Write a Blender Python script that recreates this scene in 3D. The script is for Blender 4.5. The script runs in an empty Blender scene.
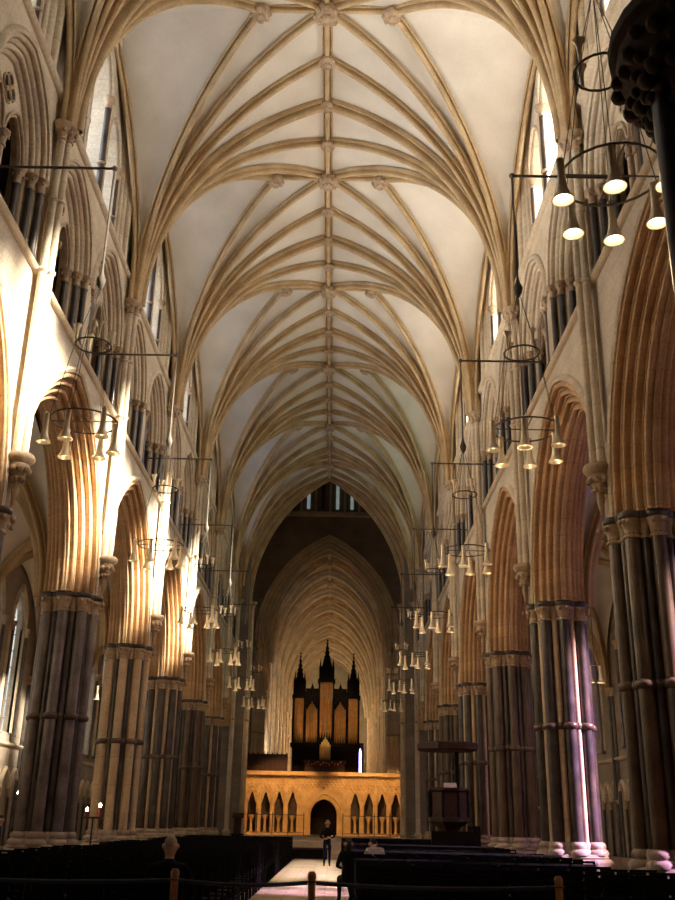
import bpy, bmesh, math, random
from mathutils import Vector, Matrix
R = math.radians; PI = math.pi
random.seed(7)
SC = bpy.context.scene
COL = SC.collection

# ------------------------------------------------------------------ materials
def newmat(name):
    m = bpy.data.materials.new(name); m.use_nodes = True
    nt = m.node_tree; nt.nodes.clear()
    out = nt.nodes.new('ShaderNodeOutputMaterial'); b = nt.nodes.new('ShaderNodeBsdfPrincipled')
    nt.links.new(b.outputs[0], out.inputs[0])
    return m, nt, b
def ramp(nt, fac, stops):
    r = nt.nodes.new('ShaderNodeValToRGB'); nt.links.new(fac, r.inputs[0])
    e = r.color_ramp.elements
    e[0].position, e[0].color = stops[0][0], (*stops[0][1], 1)
    e[1].position, e[1].color = stops[-1][0], (*stops[-1][1], 1)
    for p, c in stops[1:-1]:
        k = e.new(p); k.color = (*c, 1)
    return r.outputs[0]
def noise(nt, scale, detail=4, vec=None, dist=0):
    n = nt.nodes.new('ShaderNodeTexNoise'); n.inputs['Scale'].default_value = scale
    n.inputs['Detail'].default_value = detail; n.inputs['Distortion'].default_value = dist
    if vec is not None: nt.links.new(vec, n.inputs['Vector'])
    return n.outputs['Fac']
def mix(nt, a, b, fac, mode='MIX'):
    m = nt.nodes.new('ShaderNodeMix'); m.data_type = 'RGBA'; m.blend_type = mode
    for sock, v in ((m.inputs[6], a), (m.inputs[7], b), (m.inputs[0], fac)):
        if isinstance(v, (tuple, list)): sock.default_value = (*v, 1)
        elif isinstance(v, (int, float)): sock.default_value = v
        else: nt.links.new(v, sock)
    return m.outputs[2]
def world_pos(nt):
    return nt.nodes.new('ShaderNodeNewGeometry').outputs['Position']
def stone(name, lo, hi, rough=.8, sc=.9, joints=None, bump=.25):
    """weathered stone: broad tone patches, fine grain and optional bed joints every `joints` metres"""
    m, nt, b = newmat(name); pos = world_pos(nt)
    c = ramp(nt, noise(nt, sc, 6, pos), [(.3, lo), (.7, hi)])
    g = noise(nt, 14, 4, pos)
    c = mix(nt, c, ramp(nt, g, [(.35, (.72, .70, .68)), (.65, (1.08, 1.06, 1.04))]), .55 if bump else .12, 'MULTIPLY')
    if joints:
        s = nt.nodes.new('ShaderNodeSeparateXYZ'); nt.links.new(pos, s.inputs[0])
        w = nt.nodes.new('ShaderNodeMath'); w.operation = 'MODULO'; w.inputs[1].default_value = joints
        nt.links.new(s.outputs[2], w.inputs[0])
        lt = nt.nodes.new('ShaderNodeMath'); lt.operation = 'LESS_THAN'; lt.inputs[1].default_value = .03
        nt.links.new(w.outputs[0], lt.inputs[0])
        mm = nt.nodes.new('ShaderNodeMath'); mm.operation = 'MULTIPLY'; mm.inputs[1].default_value = .3
        nt.links.new(lt.outputs[0], mm.inputs[0])
        c = mix(nt, c, tuple(x*.6 for x in lo), mm.outputs[0])
        # courses of slightly different stone
        fl = nt.nodes.new('ShaderNodeMath'); fl.operation = 'DIVIDE'; fl.inputs[1].default_value = joints
        nt.links.new(s.outputs[2], fl.inputs[0])
        f2 = nt.nodes.new('ShaderNodeMath'); f2.operation = 'FLOOR'; nt.links.new(fl.outputs[0], f2.inputs[0])
        wn = nt.nodes.new('ShaderNodeTexWhiteNoise'); wn.noise_dimensions = '1D'; nt.links.new(f2.outputs[0], wn.inputs['W'])
        c = mix(nt, c, ramp(nt, wn.outputs[0], [(0, (.86, .85, .84)), (1, (1.08, 1.06, 1.03))]), .7, 'MULTIPLY')
    nt.links.new(c, b.inputs['Base Color']); b.inputs['Roughness'].default_value = rough
    if bump:
        bp = nt.nodes.new('ShaderNodeBump'); bp.inputs['Strength'].default_value = bump; bp.inputs['Distance'].default_value = .02
        nt.links.new(g, bp.inputs['Height']); nt.links.new(bp.outputs[0], b.inputs['Normal'])
    return m
def plain(name, col, rough=.6, metal=0, var=.15, sc=8):
    m, nt, b = newmat(name)
    lo = tuple(x*(1-var) for x in col); hi = tuple(min(1, x*(1+var)) for x in col)
    nt.links.new(ramp(nt, noise(nt, sc, 3, world_pos(nt)), [(.3, lo), (.7, hi)]), b.inputs['Base Color'])
    b.inputs['Roughness'].default_value = rough; b.inputs['Metallic'].default_value = metal
    return m
def dull(m, v=.08):
    m.node_tree.nodes['Principled BSDF'].inputs['Specular IOR Level'].default_value = v
def emit(name, col, s):
    m, nt, b = newmat(name)
    b.inputs['Base Color'].default_value = (*col, 1)
    b.inputs['Emission Color'].default_value = (*col, 1); b.inputs['Emission Strength'].default_value = s
    return m
def glass(name, cols, s, clear, scale=2.2, tint=(1, 1, 1)):
    """leaded daylight glass: glows with the sky outside and lets the sun through"""
    m = bpy.data.materials.new(name); m.use_nodes = True; nt = m.node_tree; nt.nodes.clear()
    out = nt.nodes.new('ShaderNodeOutputMaterial')
    v = nt.nodes.new('ShaderNodeTexVoronoi'); v.inputs['Scale'].default_value = scale
    nt.links.new(world_pos(nt), v.inputs['Vector'])
    sp = nt.nodes.new('ShaderNodeSeparateColor'); nt.links.new(v.outputs['Color'], sp.inputs[0])
    c = ramp(nt, sp.outputs[0], [(i/(len(cols)-1), k) for i, k in enumerate(cols)])
    e = nt.nodes.new('ShaderNodeEmission'); nt.links.new(c, e.inputs[0]); e.inputs[1].default_value = s
    t = nt.nodes.new('ShaderNodeBsdfTransparent')
    nt.links.new(mix(nt, c, tint, .15), t.inputs[0])
    mx = nt.nodes.new('ShaderNodeMixShader'); mx.inputs[0].default_value = clear
    nt.links.new(e.outputs[0], mx.inputs[1]); nt.links.new(t.outputs[0], mx.inputs[2])
    nt.links.new(mx.outputs[0], out.inputs[0])
    return m

M = {}
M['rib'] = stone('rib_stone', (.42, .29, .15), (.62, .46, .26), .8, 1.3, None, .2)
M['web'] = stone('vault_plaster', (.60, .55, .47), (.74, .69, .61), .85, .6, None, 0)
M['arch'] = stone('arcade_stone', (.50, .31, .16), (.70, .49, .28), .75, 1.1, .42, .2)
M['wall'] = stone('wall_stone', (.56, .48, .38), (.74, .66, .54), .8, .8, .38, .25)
M['dress'] = stone('dressed_stone', (.58, .48, .35), (.76, .66, .50), .75, 1.5, .5, .2)
M['purbeck'] = stone('purbeck_marble', (.035, .027, .024), (.11, .088, .078), .30, 2.2, None, .06)
M['purbeck2'] = stone('brown_marble', (.075, .048, .030), (.16, .105, .065), .34, 2.0, None, .06)
M['purbeck3'] = stone('grey_marble', (.13, .105, .10), (.27, .225, .21), .28, 2.0, None, .05)
M['pale'] = stone('pale_shaft_stone', (.52, .38, .24), (.70, .54, .36), .6, 1.6, .9, .1)
M['cap'] = stone('capital_stone', (.36, .25, .15), (.56, .42, .28), .7, 3, None, .5)
M['base'] = stone('base_stone', (.30, .23, .18), (.45, .36, .28), .55, 2.5, None, .2)
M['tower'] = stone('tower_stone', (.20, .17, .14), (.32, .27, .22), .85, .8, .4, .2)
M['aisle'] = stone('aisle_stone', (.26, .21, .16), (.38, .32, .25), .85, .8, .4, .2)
M['choir'] = stone('choir_stone', (.50, .42, .30), (.70, .60, .46), .8, 1.0, .5, .2)
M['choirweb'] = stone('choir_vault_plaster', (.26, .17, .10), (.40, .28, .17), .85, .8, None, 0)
M['screen'] = stone('screen_stone', (.55, .34, .15), (.78, .54, .27), .65, 1.8, None, .6)
M['shade'] = stone('recess_stone', (.05, .034, .024), (.09, .06, .045), .85, 2, None, .2)  # near-black stone: shade of recesses and unlit parts put into the colour
M['gilt'] = plain('brass', (.80, .58, .26), .28, .95, .15, 20)
M['bell'] = plain('pale_brass', (.90, .78, .56), .32, .45, .08, 15)
M['iron'] = plain('iron', (.05, .05, .05), .5, .6)
M['cable'] = plain('dark_steel', (.10, .085, .07), .8, 0)
M['ebony'] = plain('ebonised_oak', (.014, .011, .010), .8, 0, .3, 6)
M['pipe'] = plain('gilt_organ_pipes', (.52, .26, .09), .38, .55, .15, 3)
M['mahog'] = plain('dark_red_oak', (.045, .015, .012), .65, 0, .35, 5)
M['chair'] = plain('black_chair_wood', (.010, .010, .010), .85, 0, .4, 6)
M['post'] = plain('varnished_oak', (.42, .20, .08), .4, 0, .25, 9)
M['rope'] = plain('blue_rope', (.02, .03, .07), .8)
M['redcl'] = plain('red_cloth', (.35, .02, .02), .8)
M['skin'] = plain('skin', (.62, .38, .28), .55)
M['black'] = plain('black_cloth', (.012, .013, .016), .9)
M['navy'] = plain('blue_denim', (.02, .035, .09), .9)
M['whitecl'] = plain('pale_cloth', (.55, .5, .52), .85)
M['greyhair'] = plain('grey_hair', (.42, .36, .30), .7)
M['darkhair'] = plain('dark_hair', (.02, .013, .01), .6)
M['bulb'] = emit('lamp_glow', (1, .86, .6), 9)
M['bulb_off'] = emit('faint_lamp_glow', (1, .84, .55), .9)
M['flame'] = emit('candle_flame', (1, .75, .4), 30)
M['clear'] = glass('clear_leaded_glass', [(.80, .88, 1), (1, 1, 1), (.92, .95, 1)], 2.6, .75)
M['eastglass'] = glass('greenish_leaded_glass', [(.70, .92, .70), (.85, 1, .85), (.8, .95, .82)], 1.4, .05)
M['eastblue'] = glass('bluish_leaded_glass', [(.6, .7, 1), (.8, .85, 1)], 1.4, .05)
M['sunglass'] = glass('sunlit_leaded_glass', [(.95, .92, .85), (1, .97, .9), (1, 1, 1)], 5.5, .75)
M['aisleglass'] = glass('grey_aisle_glass', [(.8, .85, .8), (1, 1, .9), (.9, .95, .9)], .4, .1)
M['dimstain'] = glass('dim_stained_glass', [(.5, .3, .5), (.3, .25, .7), (.8, .6, .6), (.5, .3, .4)], .25, .1, 2.5)
M['dimglass'] = glass('dim_leaded_glass', [(.75, .85, .8), (.9, 1, .92)], .25, .1)
M['lantern'] = glass('lantern_glass', [(.6, .75, .7), (.8, .95, .9)], .10, .02)
M['stain'] = glass('stained_glass', [(.50, .25, .32), (.25, .18, .5), (.6, .5, .5), (.22, .22, .55), (.55, .36, .46), (.62, .5, .45)], .5, .85, 2.5)
M['stainb'] = glass('blue_stained_glass', [(.25, .25, 1), (.5, .4, 1), (.8, .8, 1)], 3, .1, 3)  # glow put in for the patch of tinted light in the choir
def floor_mat():
    m, nt, b = newmat('stone_flags'); pos = world_pos(nt)
    br = nt.nodes.new('ShaderNodeTexBrick'); nt.links.new(pos, br.inputs['Vector'])
    br.inputs['Scale'].default_value = 1; br.inputs['Brick Width'].default_value = .95; br.inputs['Row Height'].default_value = .62
    br.inputs['Mortar Size'].default_value = .012
    br.inputs['Color1'].default_value = (.46, .34, .24, 1); br.inputs['Color2'].default_value = (.62, .49, .36, 1); br.inputs['Mortar'].default_value = (.14, .11, .09, 1)
    c = mix(nt, br.outputs[0], ramp(nt, noise(nt, 1.1, 5, pos), [(.3, (.78, .76, .74)), (.7, (1.1, 1.08, 1.05))]), .8, 'MULTIPLY')
    nt.links.new(c, b.inputs['Base Color']); b.inputs['Roughness'].default_value = .42
    return m
M['floor'] = floor_mat()
for k_ in ('chair', 'ebony', 'black', 'navy'): dull(M[k_])
dull(M['web'], .2)

# ------------------------------------------------------------------ mesh builder
class B:
    def __init__(s): s.v = []; s.f = []
    def add(s, vs, fs):
        k = len(s.v); s.v += [tuple(v) for v in vs]; s.f += [tuple(i+k for i in f) for f in fs]; return s
    def grid(s, rows, cu=False, cv=False):
        n, m = len(rows), len(rows[0]); k = len(s.v)
        for r in rows: s.v += [tuple(p) for p in r]
        for i in range(n if cu else n-1):
            for j in range(m if cv else m-1):
                a, b_ = i, (i+1) % n; c, d = j, (j+1) % m
                s.f.append((k+a*m+c, k+a*m+d, k+b_*m+d, k+b_*m+c))
        return s
    def box(s, x0, x1, y0, y1, z0, z1):
        v = [(x, y, z) for x in (x0, x1) for y in (y0, y1) for z in (z0, z1)]
        return s.add(v, [(0, 1, 3, 2), (4, 6, 7, 5), (0, 4, 5, 1), (2, 3, 7, 6), (0, 2, 6, 4), (1, 5, 7, 3)])
    def lathe(s, prof, c=(0, 0, 0), n=12, a0=0):
        rows = [[(c[0]+r*math.cos(a0+2*PI*i/n), c[1]+r*math.sin(a0+2*PI*i/n), c[2]+z) for i in range(n)] for r, z in prof]
        k = len(s.v); s.grid(rows, cv=True); m = len(prof)
        s.f.append(tuple(k+i for i in range(n))[::-1]); s.f.append(tuple(k+(m-1)*n+i for i in range(n)))
        return s
    def tube(s, pts, r, n=6):
        pts = [Vector(p) for p in pts]; rows = []
        for i, p in enumerate(pts):
            t = (pts[min(i+1, len(pts)-1)]-pts[max(i-1, 0)]).normalized()
            up = Vector((0, 0, 1)) if abs(t.z) < .9 else Vector((1, 0, 0))
            a = t.cross(up).normalized(); b_ = t.cross(a)
            rr = r[i] if isinstance(r, (list, tuple)) else r
            rows.append([p+a*rr*math.cos(2*PI*j/n)+b_*rr*math.sin(2*PI*j/n) for j in range(n)])
        k = len(s.v); s.grid(rows, cv=True)
        s.f.append(tuple(k+i for i in range(n))[::-1]); s.f.append(tuple(k+(len(rows)-1)*n+i for i in range(n)))
        return s
    def ball(s, c, r, n=8, m=5, sq=1):
        return s.lathe([(max(.001, r*math.sin(PI*i/m)), -r*sq*math.cos(PI*i/m)) for i in range(m+1)], c, n)
    def ring(s, c, R_, r, axis='z', n=20, m=6):
        rows = []
        for i in range(n):
            a = 2*PI*i/n; row = []
            for j in range(m):
                b_ = 2*PI*j/m; q = R_+r*math.cos(b_); h = r*math.sin(b_)
                p = (q*math.cos(a), q*math.sin(a), h) if axis == 'z' else ((h, q*math.cos(a), q*math.sin(a)) if axis == 'x' else (q*math.cos(a), h, q*math.sin(a)))
                row.append((c[0]+p[0], c[1]+p[1], c[2]+p[2]))
            rows.append(row)
        return s.grid(rows, cu=True, cv=True)
    def prism(s, poly, y0, y1):
        """poly in (x,z) extruded along y"""
        n = len(poly); v = [(x, y0, z) for x, z in poly]+[(x, y1, z) for x, z in poly]
        return s.add(v, [tuple(range(n)), tuple(range(2*n-1, n-1, -1))]+[(i, (i+1) % n, n+(i+1) % n, n+i) for i in range(n)])
    def map(s, fn):
        s.v = [tuple(fn(*v)) for v in s.v]; return s
    def mesh(s, name, mat, smooth=False):
        me = bpy.data.meshes.new(name); me.from_pydata(s.v, [], s.f); me.update()
        bm = bmesh.new(); bm.from_mesh(me); bmesh.ops.recalc_face_normals(bm, faces=bm.faces); bm.to_mesh(me); bm.free()
        if smooth:
            me.polygons.foreach_set('use_smooth', [True]*len(me.polygons))
            me.set_sharp_from_angle(angle=R(50))
        me.materials.append(mat); return me
def obj(name, me, parent=None, loc=(0, 0, 0), rz=0, sc=(1, 1, 1)):
    o = bpy.data.objects.new(name, me); COL.objects.link(o); o.location = loc; o.rotation_euler = (0, 0, rz); o.scale = sc
    if parent is not None: o.parent = parent
    return o
def tag(o, label, cat=None, group=None, kind=None):
    if label: o['label'] = label
    if cat: o['category'] = cat
    if group: o['group'] = group
    if kind: o['kind'] = kind
    return o
def struct(o, label=None):
    o['kind'] = 'structure'
    if label: o['label'] = label; 
    return o

# ------------------------------------------------------------------ measured layout (metres; camera looks along +Y)
P0, L = 19.09, 8.412            # first pier in view and the bay length
PIERS = [P0 + L*k for k in range(-1, 6)]      # 10.68 ... 61.15
XW = 6.3                        # wall face
XP = 6.95                       # pier centre
ZCAP, ZTRI, ZCL, ZV, ZR = 7.5, 13.1, 17.95, 17.0, 25.35
YC1, YC2 = 67.0, 77.0           # crossing: west arch, east arch / screen

def arcz(x, a, zs, h):
    """height of a pointed arch of half-span a, springing zs and rise h at offset x"""
    Rr = (a*a+h*h)/(2*a); q = Rr*Rr-(abs(x)+Rr-a)**2
    return zs+math.sqrt(max(q, 0))
def arc_pts(a, zs, h, r=0, n=14, base=None):
    """left foot, apex, right foot of the pointed arch offset outwards by r; base = height the jambs run down to"""
    Rr = (a*a+h*h)/(2*a); c = Rr-a; Ro = Rr+r; th = math.acos(max(-1, min(1, c/Ro)))
    left = [(c-Ro*math.cos(th*i/n), zs+Ro*math.sin(th*i/n)) for i in range(n+1)]
    pts = left+[(-x, z) for x, z in left[:-1][::-1]]
    if base is not None: pts = [(pts[0][0], base)]+pts+[(pts[-1][0], base)]
    return pts
def sweep(b, prof, a, zs, h, y=0, n=14, base=None):
    """prof: list of (r, d); local coords x = depth, y = along, z = up"""
    rows = [[(d, y+s, z) for s, z in arc_pts(a, zs, h, r, n, base)] for r, d in prof]
    return b.grid(rows)
def rolls(r0, d0, r1, d1, k, A, m=6, alt=.55):
    """scalloped moulding profile running from (r0,d0) to (r1,d1) with k rolls"""
    dr, dd = r1-r0, d1-d0; ln = math.hypot(dr, dd); nx, ny = (-dd/ln, dr/ln)
    if nx > 0: nx, ny = -nx, -ny
    out = []
    for i in range(k*m+1):
        t = i/(k*m); q = A*(abs(math.sin(PI*k*t))**.6)*(1 if int(k*t-1e-9) % 2 == 0 else alt)
        out.append((r0+dr*t+nx*q, d0+dd*t+ny*q))
    return out
def wall_open(b, y0, y1, z0, z1, ops, d=0, step=.25):
    """flat wall in the plane x = d with pointed openings; ops: (centre, half-span, springing, rise, sill)"""
    ys = {y0, y1}
    for c, a, zs, h, zb in ops:
        for i in range(17): ys.add(c-a+2*a*i/16)
    k = int((y1-y0)/1.2)+1
    for i in range(k+1): ys.add(y0+(y1-y0)*i/k)
    ys = sorted(y for y in ys if y0-1e-6 <= y <= y1+1e-6)
    for ya, yb in zip(ys, ys[1:]):
        if yb-ya < 1e-5: continue
        ym = (ya+yb)/2; hit = None
        for o in ops:
            if abs(ym-o[0]) < o[1]: hit = o
        if hit is None:
            b.add([(d, ya, z0), (d, yb, z0), (d, yb, z1), (d, ya, z1)], [(0, 1, 2, 3)])
        else:
            c, a, zs, h, zb = hit
            za, zc = arcz(ya-c, a, zs, h), arcz(yb-c, a, zs, h)
            b.add([(d, ya, min(za, z1)), (d, yb, min(zc, z1)), (d, yb, z1), (d, ya, z1)], [(0, 1, 2, 3)])
            if zb > z0+1e-4: b.add([(d, ya, z0), (d, yb, z0), (d, yb, zb), (d, ya, zb)], [(0, 1, 2, 3)])
    return b

# ------------------------------------------------------------------ bay elevation meshes (local: x = depth behind wall face, y along bay, z up)
H = L/2
A_A, A_H = 3.28, 4.25           # arcade arch half-span / rise
front = []
for q_ in range(4):            # four orders, each a bold roll, a fillet and a small roll
    ra, da, rb, db = .75-.75*q_/4, .65*q_/4, .75-.75*(q_+1)/4, .65*(q_+1)/4
    rm, dm = ra+(rb-ra)*.64, da+(db-da)*.64
    front += rolls(ra, da, rm, dm, 1, .15, 8)+rolls(rm, dm, rb, db, 1, .055, 5)[1:]
PROF = front+[(r, 1.3-d) for r, d in front[::-1]]
me_arch = sweep(B(), PROF, A_A, ZCAP, A_H, 0, 18).mesh('arcade_arch', M['arch'], True)
def hood_prof(r0): return [(r0, 0), (r0-.02, -.09), (r0+.05, -.13), (r0+.13, -.08), (r0+.15, 0)]
me_hood = sweep(B(), hood_prof(.74), A_A, ZCAP, A_H, 0, 18).mesh('hood_mould', M['dress'], True)
Ro = .75; RR = (A_A**2+A_H**2)/(2*A_A)
a_out = A_A+Ro; h_out = math.sqrt((RR+Ro)**2-(RR-A_A)**2)
TA, TZ, THh = 1.42, 15.25, 1.85
tri_c = (-2.08, 2.08)
tr_out = .42; tR = (TA**2+THh**2)/(2*TA); th_out = math.sqrt((tR+tr_out)**2-(tR-TA)**2)
CLA = [(0, .92, 22.3, 1.45), (-1.95, .80, 21.0, 1.3), (1.95, .80, 21.0, 1.3)]      # clerestory lights of the inner screen
b = B()
wall_open(b, -H, H, ZCAP, ZTRI, [(0, a_out, ZCAP, h_out, ZCAP)])
me_wall1 = b.mesh('wall_spandrel', M['wall'])
b = B(); wall_open(b, -H, H, ZTRI, ZCL, [(c, TA+tr_out, TZ, th_out, ZTRI) for c in tri_c])
me_wall2 = b.mesh('wall_triforium', M['dress'])
b = B(); wall_open(b, -H, H, ZCL, 25.2, [(c, a+.16, zs, h+.2, ZCL) for c, a, zs, h in CLA], .3)
me_wall3 = b.mesh('wall_clerestory', M['wall'])
b = B(); wall_open(b, -H, H, ZCL, 27, [(c, a+.05, zs-.5, h, ZCL+.9) for c, a, zs, h in CLA], 1.3)
wall_open(b, -H, H, ZCL, 27, [(c, a+.05, zs-.5, h, ZCL+.9) for c, a, zs, h in CLA], 1.6)
for c, a, zs, h in CLA:
    pr_ = arc_pts(a+.05, zs-.5, h, 0, 8, ZCL+.9); pr_ = pr_+[pr_[0]]
    b.grid([[(1.3, c+s, z) for s, z in pr_], [(1.6, c+s, z) for s, z in pr_]])
me_wall4 = b.mesh('wall_window_plane', M['wall'])
b = B()
for y0 in (-H, ): b.box(0, .62, -H, H, ZTRI-.02, ZTRI+.02)
b.box(-.0, 2.6, -H, H, ZTRI-.06, ZTRI-.03); b.box(.3, 1.3, -H, H, ZCL-.12, ZCL+.0)
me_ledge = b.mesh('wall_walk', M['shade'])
def bar_prof(z): return [(0, z-.10), (-.05, z-.09), (-.12, z-.03), (-.13, z+.03), (-.05, z+.07), (0, z+.09)]
def bar(z): return B().grid([[(x, -H, zz), (x, H, zz)] for x, zz in bar_prof(z)]).mesh('string_course', M['dress'], True)
me_str1, me_str2 = bar(ZTRI), bar(ZCL)
# triforium
tprof = rolls(tr_out, 0, 0, .42, 4, .09)+[(0, .7)]
me_tarch = sweep(B(), tprof, TA, TZ, THh, 0, 12, ZTRI).mesh('triforium_arch', M['dress'], True)
me_thood = sweep(B(), [(r*1, d*.8) for r, d in hood_prof(.41)], TA, TZ, THh, 0, 12).mesh('hood_mould', M['dress'], True)
def tracery():
    b = B(); sa, sh = .58, .95
    ys = [-TA+2*TA*i/56 for i in range(57)]
    for d in (.42, .62):
        for ya, yb in zip(ys, ys[1:]):
            def low(y):
                q = abs(abs(y)-.70)
                return arcz(q, sa, TZ, sh) if q < sa else TZ-.05
            zz = 14
            for k in range(zz):
                la, lb, ta, tb = low(ya), low(yb), arcz(ya, TA, TZ, THh), arcz(yb, TA, TZ, THh)
                z = [la+(ta-la)*k/zz, lb+(tb-lb)*k/zz, lb+(tb-lb)*(k+1)/zz, la+(ta-la)*(k+1)/zz]
                ym, zm = (ya+yb)/2, sum(z)/4
                if any(math.hypot(ym-p, zm-q) < .155 for p, q in ((0, 16.62), (0, 16.24), (-.19, 16.43), (.19, 16.43))): continue
                b.add([(d, ya, z[0]), (d, yb, z[1]), (d, yb, z[2]), (d, ya, z[3])], [(0, 1, 2, 3)])
    return b.mesh('tracery_plate', M['dress'])
me_trac = tracery()
sub = rolls(.13, -.06, 0, .1, 2, .06)+[(0, .2)]
b = B()
for c in (-.70, .70): sweep(b, [(r, d+.42) for r, d in sub], .58, TZ, .95, c, 8)
for p, q in ((0, 16.62), (0, 16.24), (-.19, 16.43), (.19, 16.43)):
    b.ring((.40, p, q), .165, .035, 'x', 14, 5)
me_sub = b.mesh('tracery_moulding', M['cap'], True)
def column_mesh(name, cols, z0, z1, r, mat, n=10):
    b = B()
    for x, y in cols: b.lathe([(r*1.5, 0), (r*1.5, .05), (r*1.15, .12), (r, .18), (r, z1-z0)], (x, y, z0), n)
    return b.mesh(name, mat, True)
def caps_mesh(name, cols, z, r, mat=None, hgt=.34):
    b = B()
    for x, y in cols:
        b.lathe([(r*1.25, -.04), (r*1.3, 0), (r*1.05, .03), (r*1.15, hgt*.4), (r*1.9, hgt*.75), (r*1.7, hgt*.8), (r*2.0, hgt*.86), (r*2.0, hgt)], (x, y, z), 10)
        for k in range(5):   # stiff-leaf knobs
            a = 2*PI*k/5+.3; b.ball((x+r*1.55*math.cos(a), y+r*1.55*math.sin(a), z+hgt*.55), r*.45, 6, 4)
    return b.mesh(name, mat or M['cap'], True)
jam = [(.02, -TA-.30), (.2, -TA-.12), (.45, -TA+.08), (.02, TA+.30), (.2, TA+.12), (.45, TA-.08)]
mid = [(.38, 0), (.62, 0)]
me_tsh = [column_mesh('shaft', [p], ZTRI+.1, TZ-.3, .085, M['purbeck']) for p in jam]
me_tcap = caps_mesh('capital', jam+mid+[(.5, -.09), (.5, .09)], TZ-.32, .085)
me_tmid = column_mesh('shaft', mid+[(.5, -.09), (.5, .09)], ZTRI+.1, TZ-.3, .07, M['pale'])
# clerestory screen
b = B(); cp = rolls(.16, .28, 0, .46, 2, .07)+[(0, .55)]
for c, a, zs, h in CLA: sweep(b, cp+[(0, 1.3)], a, zs, h, c, 8, ZCL)
sweep(b, rolls(.55, -.02, 0, .34, 3, .09), 2.95, 20.9, 3.2, 0, 10, ZCL)
me_carch = b.mesh('clerestory_arch', M['dress'], True)
ccol = [(.4, -.98, 22.1), (.4, .98, 22.1), (.55, -1.12, 20.8), (.55, 1.12, 20.8), (.4, -2.85, 20.8), (.4, 2.85, 20.8)]
me_csh = [column_mesh('shaft', [(x, y)], ZCL, zt, .10, M['purbeck']) for x, y, zt in ccol]
b = B()
for x, y, zt in ccol:
    b.lathe([(.12, -.04), (.13, 0), (.11, .04), (.13, .14), (.2, .26), (.21, .30), (.21, .36)], (x, y, zt), 10)
    b.lathe([(.1, -.05), (.15, -.03), (.15, .03), (.1, .05)], (x, y, (ZCL+zt)/2), 10)
me_ccap = b.mesh('capital', M['cap'], True)
def win_glass(a, zs, h, zb, n=8):
    b = B(); pts = [(-a, zb)]+[p for p in arc_pts(a, zs, h, 0, n)]+[(a, zb)]
    k = len(pts); b.add([(-.01, s, z) for s, z in pts]+[(.01, s, z) for s, z in pts], [tuple(range(k)), tuple(range(2*k-1, k-1, -1))]+[(i, (i+1) % k, k+(i+1) % k, k+i) for i in range(k)])
    return b
def win_bars(a, zs, h, zb):
    b = B(); z = zb+.6
    while z < zs+h*.7:
        w = a if z < zs else a*.6; b.box(-.02, .02, -w, w, z-.02, z+.02); z += .7
    b.box(-.02, .02, -.02, .02, zb, zs+h*.98)
    return b
me_cg = {}
for c, a, zs, h in CLA:
    me_cg[c] = (win_glass(a+.04, zs-.5, h-.02, ZCL+.9).mesh('glass', M['clear']), win_glass(a+.04, zs-.5, h-.02, ZCL+.9).mesh('glass', M['eastglass']), win_glass(a+.04, zs-.5, h-.02, ZCL+.9).mesh('glass', M['sunglass']), win_glass(a+.04, zs-.5, h-.02, ZCL+.9).mesh('glass', M['eastblue']), win_bars(a, zs-.5, h, ZCL+.9).mesh('window_bars', M['iron']))

# vault shafts: corbel, triple shaft, capital (part of the wall)
def vshaft():
    b = B()
    for x, y in ((-.14, 0), (-.02, -.13), (-.02, .13)):
        b.lathe([(.095, 8.6), (.095, ZV)], (x, y, 0), 10)
        for z in (ZTRI-.02, ZCL-3.0): b.lathe([(.1, -.06), (.14, 0), (.1, .06)], (x, y, z), 10)
    s = b.mesh('vault_shaft', M['dress'], True)
    b = B(); b.lathe([(.03, -.95), (.05, -.8), (.09, -.6), (.07, -.52), (.14, -.35), (.24, -.12), (.22, -.08), (.31, .0), (.33, .07), (.29, .14)], (-.06, 0, 8.55), 14)
    for k in range(9):
        a = 2*PI*k/9; b.ball((-.06+.21*math.cos(a), .21*math.sin(a), 8.34), .075, 7, 5); b.ball((-.06+.13*math.cos(a+.3), .13*math.sin(a+.3), 8.14), .06, 7, 5)
    c = b.mesh('corbel', M['cap'], True)
    b = B()
    for x, y in ((-.14, 0), (-.02, -.15), (-.02, .15)):
        b.lathe([(.11, -.38), (.13, -.35), (.1, -.31), (.13, -.2), (.2, -.06), (.23, 0), (.23, .08)], (x, y, ZV), 10)
        for k in range(6):
            a = 2*PI*k/6; b.ball((x+.16*math.cos(a), y+.16*math.sin(a), ZV-.14), .06, 6, 4)
    return s, c, b.mesh('capital', M['cap'], True)
me_vs, me_vc, me_vk = vshaft()

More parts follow.
